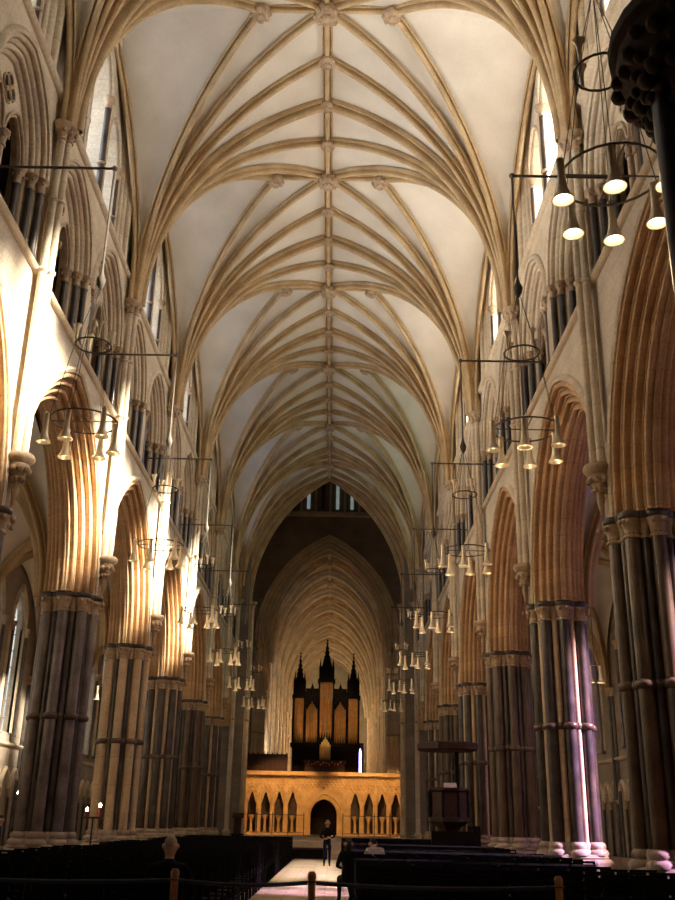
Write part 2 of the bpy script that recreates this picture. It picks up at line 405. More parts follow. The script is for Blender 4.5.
SIDES = (('left', -1), ('right', 1))
bays = [(PIERS[i]+H, 1.0) for i in range(6)]+[(PIERS[6]+(YC1-PIERS[6])/2, (YC1-PIERS[6])/L)]
walls = {}
wn = 0
for sname, sg in SIDES:
    # the wall sheet of the whole side is one mesh; its mouldings, shafts and tracery are parts
    b = B()
    for yc, sy in bays:
        for me in (me_wall1,):
            k = len(b.v); b.v += [(sg*(XW+v.co.x), yc+v.co.y*sy, v.co.z) for v in me.vertices]; b.f += [tuple(k+i for i in p.vertices) for p in me.polygons]
    w = obj('wall_'+sname, b.mesh('wall_'+sname, M['wall'])); struct(w); walls[sname] = w
    for yc, sy in bays:
        base = dict(parent=w, loc=(sg*XW, yc, 0), sc=(sg, sy, 1))
        for nm, me in (('triforium_wall', me_wall2), ('clerestory_wall', me_wall3), ('window_wall', me_wall4), ('wall_passage', me_ledge),
                       ('arcade_arch', me_arch), ('hood_mould', me_hood), ('string_course', me_str1), ('string_course', me_str2), ('clerestory_arch', me_carch), ('capital', me_ccap)):
            obj(nm, me, **base)
        for me in me_csh: obj('clerestory_shaft', me, **base)
        for c in tri_c:
            t = obj('triforium_arch', me_tarch, w, (sg*XW, yc+c*sy, 0), 0, (sg, sy, 1))
            for nm, me in (('hood_mould', me_thood), ('tracery_plate', me_trac), ('tracery_moulding', me_sub), ('middle_shaft', me_tmid), ('capital', me_tcap)):
                obj(nm, me, t)
            for me in me_tsh: obj('shaft', me, t)
        for c, (g, ge, gs, gb, br) in me_cg.items():
            wn += 1
            o = obj('window_%d' % wn, ((g if sg < 0 else gs) if yc < 46 else (gb if sg < 0 else ge)), None, (sg*(XW+1.45), yc+c*sy, 0), 0, (sg, sy, 1)); struct(o)
            obj('window_bars', br, o)
    for y in PIERS[:]+[YC1-.05][:0]:
        for nm, me in (('vault_shaft', me_vs), ('corbel', me_vc), ('vault_capital', me_vk)):
            obj(nm, me, w, (sg*6.12, y, 0), 0, (sg, 1, 1))

# ------------------------------------------------------------------ vault
SX = 6.08
ELL = 0.0
def vcurve(S, E, n=22, z_in=0):
    S, E = Vector(S), Vector(E); d = Vector((E.x-S.x, E.y-S.y, 0)); a = d.length; d.normalize(); h = E.z-S.z
    Rr = (a*a+h*h)/(2*a); te = math.acos(max(-1, min(1, (Rr-a)/Rr)))
    out = []
    for i in range(n+1):
        t = te*i/n
        p = S+d*(Rr-Rr*math.cos(t))+Vector((0, 0, Rr*math.sin(t)))
        m = d*math.cos(t)-Vector((0, 0, math.sin(t)))     # towards the arc centre = into the room
        if ELL:
            te2 = PI/2*i/n*.94; k_ = (1-math.cos(te2))/(1-math.cos(PI/2*.94)); z_ = math.sin(te2)/math.sin(PI/2*.94)
            p = p.lerp(S+d*a*k_+Vector((0, 0, h*z_)), ELL); m = (d*math.cos(te2)*h-Vector((0, 0, math.sin(te2)*a))).normalized()
        out.append((p, m))
    return out, d
def rib_prof(w, dp):
    h = [(.5, 0), (.5, .30), (.46, .42), (.38, .44), (.33, .34), (.30, .12), (.24, .12), (.22, .52), (.25, .70), (.21, .88), (.11, .99)]
    return [(-w*a, dp*b_) for a, b_ in h]+[(w*a, dp*b_) for a, b_ in h[::-1]]
def rib(S, E, w, dp, n=22, both=False):
    cur, d = vcurve(S, E, n); N = Vector((-d.y, d.x, 0)); pr = rib_prof(w, dp)
    rows = [[p+N*u+m*v for u, v in pr] for p, m in cur]
    b = B(); b.grid(rows)
    return b
def nave_vault(Lb, sx, zv, zr, xe, zwall, xw, wr=.34, dr=.36, wt=.28, dt=.30, nt=2, q=.12):
    """meshes for one quarter (springer at (sx,0,zv), bay centre at y=Lb/2); ribs run to the ridges"""
    hy = Lb/2; S = (sx, 0, zv)
    ends = [(0, hy*k/nt, zr) for k in range(0, nt+1)]
    out = {}
    out['ribs'] = [rib(S, e, wt, dt) for e in ends[1:]]
    if xe: out['ribs'].append(rib(S, (xe, hy, zr-.06), wt, dt))
    out['wall_rib'] = rib(S, (xw, hy, zwall), wt*.9, dt*.9)
    allc = [vcurve(S, e)[0] for e in ends]+([vcurve(S, (xe, hy, zr-.06))[0]] if xe else [])+[vcurve(S, (xw, hy, zwall))[0]]
    b = B()
    for c0, c1 in zip(allc, allc[1:]):
        m = 8 if c1 is allc[-1] else 4; rows = []
        for i in range(len(c0)):
            p0, p1 = c0[i][0], c1[i][0]; row = []
            for j in range(m+1):
                t = j/m; p = p0.lerp(p1, t)
                bulge = math.sin(PI*t)*math.sin(PI*min(i/len(c0), 1))*q*(2.2 if m == 8 else 1)
                p = p+Vector((0, 0, bulge)); row.append(p)
            rows.append(row)
        b.grid(rows)
    out['web'] = b
    return out
def transverse(sx, zv, zr, wr, dr):
    b = rib((sx, 0, zv), (0, 0, zr), wr, dr); n = len(b.v)
    c = rib((-sx, 0, zv), (0, 0, zr), wr, dr); b.add(c.v, c.f); return b
def ridge(Lb, zr, w, dp, axis='y'):
    pr = rib_prof(w, dp)
    rows = [[(u, y, zr-v) if axis == 'y' else (y, u, zr-v) for u, v in pr] for y in (0, Lb)] if axis == 'y' else [[(y, u, zr-v) for u, v in pr] for y in (-Lb, Lb)]
    return B().grid(rows)
def boss(r):
    b = B(); b.lathe([(.02, -.42*r/.34), (r*.45, -.40*r/.34), (r*.8, -.3*r/.34), (r, -.2), (r*.95, -.05), (r*.6, .05)], n=12)
    for k in range(8):
        a = 2*PI*k/8; b.ball((r*.85*math.cos(a), r*.85*math.sin(a), -.24*r/.34), r*.27, 6, 4); b.ball((r*.42*math.cos(a+.4), r*.42*math.sin(a+.4), -.38*r/.34), r*.22, 6, 4)
    return b
XE = 2.05
V = nave_vault(L, SX, ZV, ZR, XE, 24.7, XW+.35)
me_web4 = B()
for qx in (1, -1):
    for qy in (0, 1):
        me_web4.add([(qx*v[0], (L-v[1]) if qy else v[1], v[2]) for v in V['web'].v], V['web'].f)
me_web4 = me_web4.mesh('vault_web', M['web'], True)
me_ribs = [r.mesh('rib', M['rib'], True) for r in V['ribs']]
me_wrib = V['wall_rib'].mesh('wall_rib', M['rib'], True)
me_trans = transverse(SX, ZV, ZR, .38, .40).mesh('transverse_rib', M['rib'], True)
me_ridge = ridge(L, ZR, .34, .26).mesh('ridge_rib', M['rib'], True)
me_tridge = ridge(XE, ZR-.03, .26, .24, 'x').mesh('cross_ridge_rib', M['rib'], True)
me_b1, me_b2, me_b3 = boss(.40).mesh('boss', M['cap'], True), boss(.27).mesh('boss', M['cap'], True), boss(.32).mesh('boss', M['cap'], True)
ord_ = ['nearest', 'second', 'third', 'fourth', 'fifth', 'sixth', 'seventh']
for i in range(7):
    y0 = PIERS[i]; sy = 1 if i < 6 else (YC1-PIERS[6])/L
    c = obj('ceiling', me_web4, None, (0, y0, 0), 0, (1, sy, 1)); struct(c)
    for qx in (1, -1):
        for yy, qy in ((0, 1), (L, -1)):
            for me in me_ribs: obj('rib', me, c, (0, yy, 0), 0, (qx, qy, 1))
            obj('wall_rib', me_wrib, c, (0, yy, 0), 0, (qx, qy, 1))
    obj('transverse_rib', me_trans, c, (0, 0, 0)); obj('ridge_rib', me_ridge, c); obj('cross_ridge_rib', me_tridge, c, (0, L/2, 0))
    obj('boss', me_b2, c, (0, 0, ZR-.12))
    for k in (.25, .75): obj('boss', me_b2, c, (0, L*k, ZR-.12))
    obj('boss', me_b1, c, (0, L/2, ZR-.12))
    for s in (1, -1): obj('boss', me_b3, c, (s*XE, L/2, ZR-.16))

# ------------------------------------------------------------------ piers
def pier_meshes(rad=.66, zc=ZCAP, nb=8, r1=.15, r2=.085, zr=(4.15,), plinth=True, rot=0):
    ms = {}
    main = [(rad*math.cos(rot+2*PI*k/nb), rad*math.sin(rot+2*PI*k/nb)) for k in range(nb)]
    small = [(rad*.9*math.cos(rot+2*PI*(k+.5)/nb), rad*.9*math.sin(rot+2*PI*(k+.5)/nb)) for k in range(nb)]
    ms['core'] = B().lathe([(rad-.06, .95), (rad-.06, zc-.1)], n=16)
    ms['main'] = [B().lathe([(r1, 1.25), (r1, zc-.42)], (x, y, 0), 12) for x, y in main]
    ms['small'] = [B().lathe([(r2, 1.25), (r2, zc-.42)], (x, y, 0), 8) for x, y in small]
    b = B()
    for (x, y), r in [(p, r1) for p in main]+[(p, r2) for p in small]:
        b.lathe([(r*1.2, -.06), (r*1.25, -.02), (r*1.0, .02), (r*1.1, .14), (r*1.5, .30), (r*1.42, .34)], (x, y, zc-.46), 10)
        f = (rad+r*.9)/rad if r == r1 else 1
        for k in range(5):
            a = 2*PI*k/5+x*9; b.ball((x*f+r*1.1*math.cos(a), y*f+r*1.1*math.sin(a), zc-.22), r*.42, 7, 5)
    ms['cap'] = b
    b = B(); b.lathe([(rad-.05, zc-.14), (rad+.05, zc-.02), (rad+.02, zc)], n=16)
    for (x, y), r in [(p, r1) for p in main]+[(p, r2*1.2) for p in small]:
        b.lathe([(r*1.5, zc-.13), (r*1.68, zc-.09), (r*1.68, zc-.01), (r*1.5, zc+.02)], (x, y, 0), 12)
    ms['abacus'] = b
    b = B()
    for z in zr:
        for (x, y), r in [(p, r1) for p in main]+[(p, r2) for p in small]:
            b.lathe([(r, z-.09), (r*1.3, z-.06), (r*1.42, z), (r*1.3, z+.06), (r, z+.09)], (x, y, 0), 12)
    ms['ring'] = b
    b = B()
    for (x, y), r in [(p, r1) for p in main]+[(p, r2) for p in small]:
        b.lathe([(r*1.9, .95), (r*1.95, 1.02), (r*1.7, 1.06), (r*1.35, 1.1), (r*1.5, 1.16), (r*1.4, 1.22), (r*1.05, 1.27)], (x, y, 0), 12)
    b.lathe([(rad+.22, .84), (rad+.26, .9), (rad+.2, .97), (rad, .99)], n=16)
    ms['base'] = b
    ms['plinth'] = B().lathe([(rad+.50, 0), (rad+.50, .28), (rad+.38, .34), (rad+.38, .78), (rad+.3, .86), (rad+.1, .88)], n=8, a0=PI/8)
    return ms
PM = pier_meshes()
def to_me(ms, dark, small, core, cap=None):
    return dict(core=ms['core'].mesh('core', core, True), main=[b.mesh('shaft', dark, True) for b in ms['main']], small=[b.mesh('shaft', small, True) for b in ms['small']],
                cap=ms['cap'].mesh('capital', cap or M['cap'], True), abacus=ms['abacus'].mesh('abacus', M['purbeck'], True), ring=ms['ring'].mesh('shaft_ring', M['purbeck2'], True),
                base=ms['base'].mesh('base', M['base'], True), plinth=ms['plinth'].mesh('plinth', M['base']))
pset = {'A': to_me(PM, M['purbeck2'], M['purbeck'], M['shade']), 'B': to_me(PM, M['pale'], M['purbeck'], M['pale']), 'C': to_me(PM, M['purbeck'], M['pale'], M['shade']), 'D': to_me(PM, M['purbeck3'], M['purbeck'], M['shade'])}
def pier(x, y, s, label, group=None, z0=0, cat='pier'):
    e = obj('clustered_pier', None, None, (x, y, z0)); tag(e, label, cat, group)
    obj('core', s['core'], e)
    for m in s['main']: obj('shaft', m, e)
    for m in s['small']: obj('shaft', m, e)
    obj('capital', s['cap'], e); obj('abacus', s['abacus'], e); obj('shaft_ring', s['ring'], e); obj('base', s['base'], e); obj('plinth', s['plinth'], e)
    return e
kinds = {'left': 'CABACAC', 'right': 'AACACAC'}
words = {'left': ['clustered marble pier beside the camera on the left, nearest of its row', 'clustered pier at the very left edge of the photo, large scalloped capital',
                  'thick dark clustered pier with shaft rings, before the left aisle windows', 'pale stone pier with broad cream shafts and no dark core, third along on the left',
                  'fourth clustered pier along the left arcade, just behind the cream shafted pier', 'fifth clustered pier along the left arcade, dark marble shafts', 'last clustered pier of the left arcade before the crossing'],
         'right': ['clustered marble pier beside the camera on the right, nearest of its row', 'huge dark clustered pier cut by the right edge of the photo', 'clustered pier on the right streaked with violet and pink light',
                   'third clustered pier along the right arcade, left of the violet lit one', 'fourth clustered pier along the right arcade, beside the dark pulpit', 'fifth clustered pier along the right arcade, behind the pulpit',
                   'last clustered pier of the right arcade before the crossing']}
for sname, sg in SIDES:
    for k, y in enumerate(PIERS):
        kd = kinds[sname][k]
        if sname == 'left' and k == 3: kd = 'B'
        elif sname == 'left' and k in (1, 2): kd = 'D'
        elif kd == 'B': kd = 'A'
        pier(sg*XP, y, pset[kd], words[sname][k])

# ------------------------------------------------------------------ floor, roofs, outer walls
YW, YE = -6.0, 142.0
o = obj('floor', B().box(-13.6, 13.6, YW, YE, -.3, 0).mesh('floor', M['floor'])); struct(o)
XO = 13.0
AZV, AZR = 7.5, 12.2
# aisle vaults: one quarter reused for every bay
ax0, ax1 = XP+.75, XO-.15; ahs = (ax1-ax0)/2; axc = (ax0+ax1)/2
AV = nave_vault(L, ahs, AZV, AZR, 0, 11.9, ahs+.1, wt=.24, dt=.26, nt=1)
bb = B()
for qx in (1, -1):
    for qy in (0, 1):
        bb.add([(qx*v[0], (L-v[1]) if qy else v[1], v[2]) for v in AV['web'].v], AV['web'].f)
me_aweb = bb.mesh('aisle_web', M['web'], True)
me_arib = [AV['ribs'][0].mesh('rib', M['rib'], True)]
me_atr = transverse(ahs, AZV, AZR, .34, .34).mesh('transverse_rib', M['rib'], True)
me_aridge = ridge(L, AZR, .24, .2).mesh('ridge_rib', M['rib'], True)
# aisle outer wall, per bay: two lancets, string course, blind arcade
AW = [(-1.55, .72, 9.2, 1.5, 4.9), (1.55, .72, 9.2, 1.5, 4.9)]
b = B(); wall_open(b, -H, H, 0, 13.2, AW, 0); wall_open(b, -H, H, 0, 13.2, AW, .5)
for c, a, zs, h, zb in AW:
    pr_ = arc_pts(a, zs, h, 0, 8, zb); pr_ = pr_+[pr_[0]]
    b.grid([[(0, c+s, z) for s, z in pr_], [(.5, c+s, z) for s, z in pr_]])
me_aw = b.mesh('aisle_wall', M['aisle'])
b = B()
for c, a, zs, h, zb in AW: sweep(b, [(.34, 0), (.30, -.1), (.2, -.12), (.16, -.02), (.1, -.08), (0, 0), (0, .1)], a, zs, h, c, 8, zb)
me_awm = b.mesh('window_moulding', M['dress'], True)
acol = [(-.12, c+s*(AW[0][1]+.22)) for c in (-1.55, 1.55) for s in (-1, 1)]
me_awc = column_mesh('window_shaft', acol, 4.75, 9.0, .08, M['purbeck'])
me_awk = caps_mesh('capital', acol, 8.95, .08)
b = B()
for z in (4.45, ): b.grid([[(x*1.3, -H, zz) for x, zz in bar_prof(z)], [(x*1.3, H, zz) for x, zz in bar_prof(z)]])
me_aws = b.mesh('string_course', M['dress'], True)
b = B()
nb_ = 7
for k in range(nb_):
    c = -H+.6+1.2*k; sweep(b, [(.14, 0), (.10, -.12), (.03, -.12), (0, -.02), (0, 0)], .42, 2.7, .75, c, 6)
me_bl = b.mesh('blind_arcade', M['dress'], True)
bcol = [(-.1, -H+1.2*k) for k in range(nb_+1)]
me_blc = column_mesh('arcade_shafts', bcol, .5, 2.6, .06, M['purbeck'])
me_blk = caps_mesh('capital', bcol, 2.42, .06)
me_bench = B().box(-.42, 0, -H, H, 0, .5).mesh('wall_bench', M['base'])
rcol = [(-.12, 0), (-.03, -.2), (-.03, .2)]
me_resp = column_mesh('wall_shaft', rcol, .5, 7.3, .1, M['purbeck'])
me_respk = caps_mesh('capital', rcol, 7.14, .1)
me_ag = [(c, win_glass(a-.01, zs, h-.03, zb).mesh('glass', M['stain']), win_glass(a-.01, zs, h-.03, zb).mesh('glass', M['dimstain']), win_glass(a-.01, zs, h-.03, zb).mesh('glass', M['aisleglass']), win_bars(a, zs, h, zb).mesh('window_bars', M['iron'])) for c, a, zs, h, zb in AW]
for sname, sg in SIDES:
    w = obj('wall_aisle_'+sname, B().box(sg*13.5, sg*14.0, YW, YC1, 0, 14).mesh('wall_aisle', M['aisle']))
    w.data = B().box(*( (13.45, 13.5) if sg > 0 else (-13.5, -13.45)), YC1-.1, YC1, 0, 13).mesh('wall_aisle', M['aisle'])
    struct(w)
    for i, (yc, sy) in enumerate(bays):
        base = dict(parent=w, loc=(sg*XO, yc, 0), sc=(sg, sy, 1))
        for nm, me in (('wall_bay', me_aw), ('window_moulding', me_awm), ('window_shaft', me_awc), ('capital', me_awk), ('string_course', me_aws), ('blind_arcade', me_bl), ('arcade_shafts', me_blc), ('capital', me_blk), ('wall_bench', me_bench)):
            obj(nm, me, **base)
        for c, g, gd, gc, br in me_ag:
            wn += 1; o = obj('window_%d' % wn, (g if (i, c > 0) in ((0, True), (1, True), (1, False), (2, False)) else gd) if sg > 0 else gc, None, (sg*(XO+.3), yc+c*sy, 0), 0, (sg, sy, 1)); struct(o); obj('window_bars', br, o)
        c = obj('ceiling_aisle', me_aweb, None, (sg*axc, yc-H*sy, 0), 0, (1, sy, 1)); struct(c)
        for qx in (1, -1):
            for yy, qy in ((0, 1), (L, -1)): obj('rib', me_arib[0], c, (0, yy, 0), 0, (qx, qy, 1))
        obj('transverse_rib', me_atr, c); obj('ridge_rib', me_aridge, c)
        obj('boss', me_b2, c, (0, L/2, AZR-.1))
    for y in PIERS:
        obj('wall_shaft', me_resp, w, (sg*XO, y, 0), 0, (sg, 1, 1)); obj('capital', me_respk, w, (sg*XO, y, 0), 0, (sg, 1, 1))
    # gallery behind the triforium, lean-to roof, ends of the aisle
    b = B(); b.box(*sorted((sg*(XW+2.6), sg*(XW+2.8))), YW, YC1, 12.9, 18.1)
    b.box(*sorted((sg*(XW+1.3), sg*(XW+2.8))), YW, YC1, 17.9, 18.05)
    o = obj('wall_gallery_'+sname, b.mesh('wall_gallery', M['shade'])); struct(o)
    b = B(); b.add([(sg*(XW+1.3), YW, 13.0), (sg*13.6, YW, 13.0), (sg*13.6, YC1, 13.0), (sg*(XW+1.3), YC1, 13.0), (sg*(XW+1.3), YW, 13.2), (sg*13.6, YW, 13.2), (sg*13.6, YC1, 13.2), (sg*(XW+1.3), YC1, 13.2)],
                   [(0, 1, 2, 3), (4, 5, 6, 7), (0, 1, 5, 4), (3, 2, 6, 7), (1, 2, 6, 5)])
    o = obj('trim_roof_'+sname, b.mesh('aisle_roof', M['iron'])); struct(o)
    b = B(); b.box(*sorted((sg*5.4, sg*13.6)), YC1+.1, YC1+.3, 0, 27); 
    b.map(lambda x, y, z: (x, y, z)); o = obj('wall_transept_'+sname, b.mesh('wall_transept', M['tower'])); struct(o)
o = obj('ceiling_roof', B().box(-8.2, 8.2, 6.5, YC1+.5, 27.0, 27.3).mesh('roof', M['iron'])); struct(o)

# west end: tall arch on dark clustered piers, the camera stands behind it in the vestibule
WY = 6.7
b = B(); WA = (3.55, 8.6, 6.0)
def fly(bm): return bm.map(lambda x, y, z: (y, x, z))       # local wall plane -> wall across the nave
wall_open(b, -13.6, 13.6, 0, 27, [(0, WA[0]+.5, WA[1], WA[2]+.7, 0)], WY+.1)
wall_open(b, -13.6, 13.6, 0, 27, [(0, WA[0]+.5, WA[1], WA[2]+.7, 0)], WY+1.1)
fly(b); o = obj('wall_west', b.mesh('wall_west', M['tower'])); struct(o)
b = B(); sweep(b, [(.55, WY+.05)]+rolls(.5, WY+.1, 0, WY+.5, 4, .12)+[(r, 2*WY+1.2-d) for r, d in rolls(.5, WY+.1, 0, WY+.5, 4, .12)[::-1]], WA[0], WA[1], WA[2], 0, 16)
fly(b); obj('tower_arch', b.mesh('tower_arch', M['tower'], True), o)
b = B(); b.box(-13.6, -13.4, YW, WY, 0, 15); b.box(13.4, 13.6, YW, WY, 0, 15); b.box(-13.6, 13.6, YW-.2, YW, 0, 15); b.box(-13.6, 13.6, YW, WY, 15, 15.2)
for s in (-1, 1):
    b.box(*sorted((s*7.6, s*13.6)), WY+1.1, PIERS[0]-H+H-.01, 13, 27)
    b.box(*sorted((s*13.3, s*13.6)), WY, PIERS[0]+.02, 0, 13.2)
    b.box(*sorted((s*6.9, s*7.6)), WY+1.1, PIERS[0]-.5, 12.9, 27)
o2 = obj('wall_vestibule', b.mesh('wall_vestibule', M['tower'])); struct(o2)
TP = pier_meshes(rad=.62, zc=8.6, nb=8, r1=.17, r2=.10, zr=(4.3,))
tset = to_me(TP, M['purbeck'], M['purbeck'], M['shade'], M['shade'])
# foliage capital heavier than the nave ones, its unlit dark put into the colour
b = B(); b.lathe([(.62, 7.72), (.72, 7.85), (.68, 7.92), (.78, 8.1), (1.02, 8.42), (1.04, 8.6)], n=20)
for j, (zz, rr) in enumerate(((7.98, .76), (8.12, .84), (8.26, .92), (8.42, 1.0))):
    for k in range(30):
        a = 2*PI*(k+j*.5)/30; q_ = random.uniform(-.05, .05); b.ball(((rr+q_)*math.cos(a), (rr+q_)*math.sin(a), zz+q_), random.uniform(.05, .10), 9, 6)
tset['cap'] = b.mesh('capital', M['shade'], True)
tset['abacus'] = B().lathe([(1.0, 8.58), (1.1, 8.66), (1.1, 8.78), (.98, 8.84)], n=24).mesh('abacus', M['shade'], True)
pier(4.28, WY+.6, tset, 'near black clustered pier with heavy leaf capital, cut by the upper right corner')
pier(-4.28, WY+.6, tset, 'dark clustered pier of the tower arch left of the camera')

# ------------------------------------------------------------------ crossing
def cross_arch(name, y, a, zs, h, dep, r0, k, mat, wmat, lab, top, half=6.9):
    zin = zs; Rr = (a*a+h*h)/(2*a); ho = math.sqrt((Rr+r0)**2-(Rr-a)**2)
    b = B(); wall_open(b, -half, half, 0, top, [(0, a+r0, zs, ho, 0)], y); wall_open(b, -half, half, 0, top, [(0, a+r0, zs, ho, 0)], y+dep)
    fly(b); w = obj(name, b.mesh(name, wmat)); struct(w)
    f = rolls(r0, y, 0, y+dep/2, k, .17); b = B(); sweep(b, f+[(r, 2*y+dep-d) for r, d in f[::-1]], a, zs, h, 0, 22, 0)
    fly(b); obj('crossing_arch', b.mesh('crossing_arch', mat, True), w)
    b = B(); sweep(b, [(r0-.02, y), (r0-.02, y-.12), (r0+.1, y-.16), (r0+.16, y)], a, zs, h, 0, 22); fly(b); obj('hood_mould', b.mesh('hood_mould', mat, True), w)
    # responds: clusters of tall shafts with capitals on both jambs
    for s in (-1, 1):
        cols = []
        for i in range(7):
            t = i/6; d = y+.05+(dep-.1)*t; off = (1-abs(2*t-1))*r0
            cols.append((s*(a+r0-off-.08), d))
        for x, yy in cols: obj('respond_shaft', B().lathe([(.22, 0), (.22, .9), (.30, .95), (.18, 1.15), (.16, 1.2), (.16, zs-.4)], (x, yy, 0), 10).mesh('respond_shaft', M['dress'], True), w)
        b = B()
        for x, yy in cols:
            b.lathe([(.17, -.5), (.2, -.46), (.16, -.42), (.19, -.25), (.3, -.08), (.32, 0), (.32, .1)], (x, yy, zs), 10)
            b.lathe([(.17, -.08), (.24, 0), (.17, .08)], (x, yy, 8), 10)
        obj('capital', b.mesh('capital', M['cap'], True), w)
    return w
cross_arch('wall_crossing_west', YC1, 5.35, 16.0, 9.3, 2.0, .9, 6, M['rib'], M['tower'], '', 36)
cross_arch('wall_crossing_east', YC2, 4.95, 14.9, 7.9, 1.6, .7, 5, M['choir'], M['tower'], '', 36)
b = B()
for s in (-1, 1): b.box(*sorted((s*6.6, s*6.9)), YC1+2, YC2, 0, 36)
b.box(-7, 7, YC1, YC2+2, 36, 36.3)
o = obj('wall_tower', b.mesh('wall_tower', M['tower'])); struct(o)
for s in (-1, 1):
    for k in range(7):
        q_ = B().lathe([(.2, ZCAP*.1), (.14, 1.1), (.14, 15.5), (.22, 15.9), (.24, 16.1)], (s*6.48, 69.6+1.05*k, 0), 10)
        obj('wall_shaft', q_.mesh('wall_shaft', M['dress'], True), o)
    for k in range(3):
        q_ = B().lathe([(.2, .8), (.13, 1.2), (.13, 14.4), (.2, 14.8), (.22, 15.0)], (s*(5.82+.3*k), 76.9-.05*k, 0), 10)
        obj('wall_shaft', q_.mesh('wall_shaft', M['pale'] if k % 2 else M['purbeck3'], True), o)
# lantern stage on the tower's east wall
yl = YC2-.02
b = B(); b.box(-6.6, 6.6, yl-.35, yl, 25.25, 25.6); o = obj('trim_1', b.mesh('lantern_sill', M['dress'])); struct(o)
for k in range(9):
    x = -4.8+1.2*k
    b = B(); b.lathe([(.1, 25.6), (.1, 29.5)], (x, yl-.2, 0), 8); b.lathe([(.12, -.1), (.2, .1), (.2, .2)], (x, yl-.2, 29.5), 8)
    obj('lantern_shaft', b.mesh('lantern_shaft', M['dress'], True), o)
for k in range(8):
    x = -4.2+1.2*k
    b = B(); sweep(b, [(.16, 0), (.1, -.15), (0, -.05)], .44, 29.6, .9, 0, 6); b.map(lambda a_, y_, z_: (x+y_, yl-.1+a_, z_)); obj('lantern_arch', b.mesh('lantern_arch', M['dress'], True), o)
    b = win_glass(.13, 28.6, .5, 25.9).map(lambda a_, y_, z_: (x+y_, yl-.06+a_, z_)); wn += 1
    if k in (2, 4, 5, 6): struct(obj('window_%d' % wn, b.mesh('glass', M['lantern'])))
    else: obj('lantern_recess', b.mesh('lantern_recess', M['shade']), o)  # flat dark pane, recess shade put into its colour

# ------------------------------------------------------------------ choir beyond the screen
CX, CZV, CZR, CL_ = 5.25, 14.6, 23.1, 7.6
ELL = .75
CV = nave_vault(CL_, CX, CZV, CZR, 0, 21.5, CX+.3, wt=.42, dt=.40, nt=1)
bb = B()
for qx in (1, -1):
    for qy in (0, 1):
        bb.add([(qx*v[0], (CL_-v[1]) if qy else v[1], v[2]) for v in CV['web'].v], CV['web'].f)
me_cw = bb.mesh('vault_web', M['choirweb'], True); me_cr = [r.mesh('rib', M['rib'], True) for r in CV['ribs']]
me_ct = transverse(CX, CZV, CZR, .75, .65).mesh('transverse_rib', M['choir'], True); ELL = 0.0; me_cri = ridge(CL_, CZR, .3, .25).mesh('ridge_rib', M['rib'], True)
b = B(); hh = CL_/2
wall_open(b, -hh, hh, 0, 12, [(0, 2.9, 6.5, 4.0, 0)], 0); wall_open(b, -hh, hh, 12, 23, [(-1.5, 1.0, 13.6, 1.4, 12.3), (1.5, 1.0, 13.6, 1.4, 12.3), (0, 1.4, 19.2, 1.9, 16.8)], 0)
me_cwl = b.mesh('choir_wall', M['choir'])
b = B(); sweep(b, rolls(.0, 0, -.55, .55, 4, .12), 2.9, 6.5, 4.0, 0, 10, 0)
for c in (-1.5, 1.5): sweep(b, rolls(0, 0, -.22, .3, 2, .1), 1.0, 13.6, 1.4, c, 7, 12.3)
sweep(b, rolls(0, 0, -.3, .4, 2, .1), 1.4, 19.2, 1.9, 0, 7, 16.8)
me_cwm = b.mesh('choir_arches', M['choir'], True)
b = B()
for z in (12, 16.4): b.grid([[(x, -hh, zz) for x, zz in bar_prof(z)], [(x, hh, zz) for x, zz in bar_prof(z)]])
me_cws = b.mesh('string_course', M['choir'], True)
b = B()
for x, y in ((-.2, 0), (-.08, -.2), (-.08, .2)): b.lathe([(.12, 0), (.12, CZV)], (x, y, 0), 10); b.lathe([(.13, -.3), (.2, 0), (.24, .05)], (x, y, CZV), 10)
me_cvs = b.mesh('vault_shaft', M['pale'], True)
me_cgl = win_glass(1.1, 19.0, 1.7, 16.9).mesh('glass', M['dimglass'])
NCH = 8
for sname, sg in SIDES:
    w = obj('wall_choir_'+sname, B().box(*sorted((sg*8.6, sg*8.8)), YC2+1.6, YE, 0, 24).mesh('wall_choir', M['choir'])); struct(w)
    for i in range(NCH):
        yc = YC2+1.6+CL_*(i+.5); base = dict(parent=w, loc=(sg*5.3, yc, 0), sc=(sg, 1, 1))
        for nm, me in (('choir_wall', me_cwl), ('choir_arches', me_cwm), ('string_course', me_cws)): obj(nm, me, **base)
        obj('vault_shaft', me_cvs, w, (sg*5.3, yc-hh, 0), 0, (sg, 1, 1))
        wn += 1; o = obj('window_%d' % wn, me_cgl, None, (sg*5.8, yc, 0), 0, (sg, 1, 1)); struct(o)
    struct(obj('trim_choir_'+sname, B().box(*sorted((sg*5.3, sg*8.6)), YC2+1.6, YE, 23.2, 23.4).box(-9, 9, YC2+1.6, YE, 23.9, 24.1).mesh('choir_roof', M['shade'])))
for i in range(NCH):
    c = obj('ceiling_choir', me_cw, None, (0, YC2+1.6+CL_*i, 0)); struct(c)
    for qx in (1, -1):
        for yy, qy in ((0, 1), (CL_, -1)):
            for me in me_cr: obj('rib', me, c, (0, yy, 0), 0, (qx, qy, 1))
    obj('transverse_rib', me_ct, c); obj('ridge_rib', me_cri, c); obj('boss', me_b1, c, (0, CL_/2, CZR-.1))
b = B(); wall_open(b, -9, 9, 0, 25, [(0, 3.2, 15, 4, 5)], YE-1); fly(b); o = obj('wall_east', b.mesh('wall_east', M['choir'])); struct(o)
b = win_glass(3.3, 15, 4.1, 4.9).map(lambda x, y, z: (y, YE-.8+x, z)); wn += 1; struct(obj('window_%d' % wn, b.mesh('glass', M['dimglass'])))
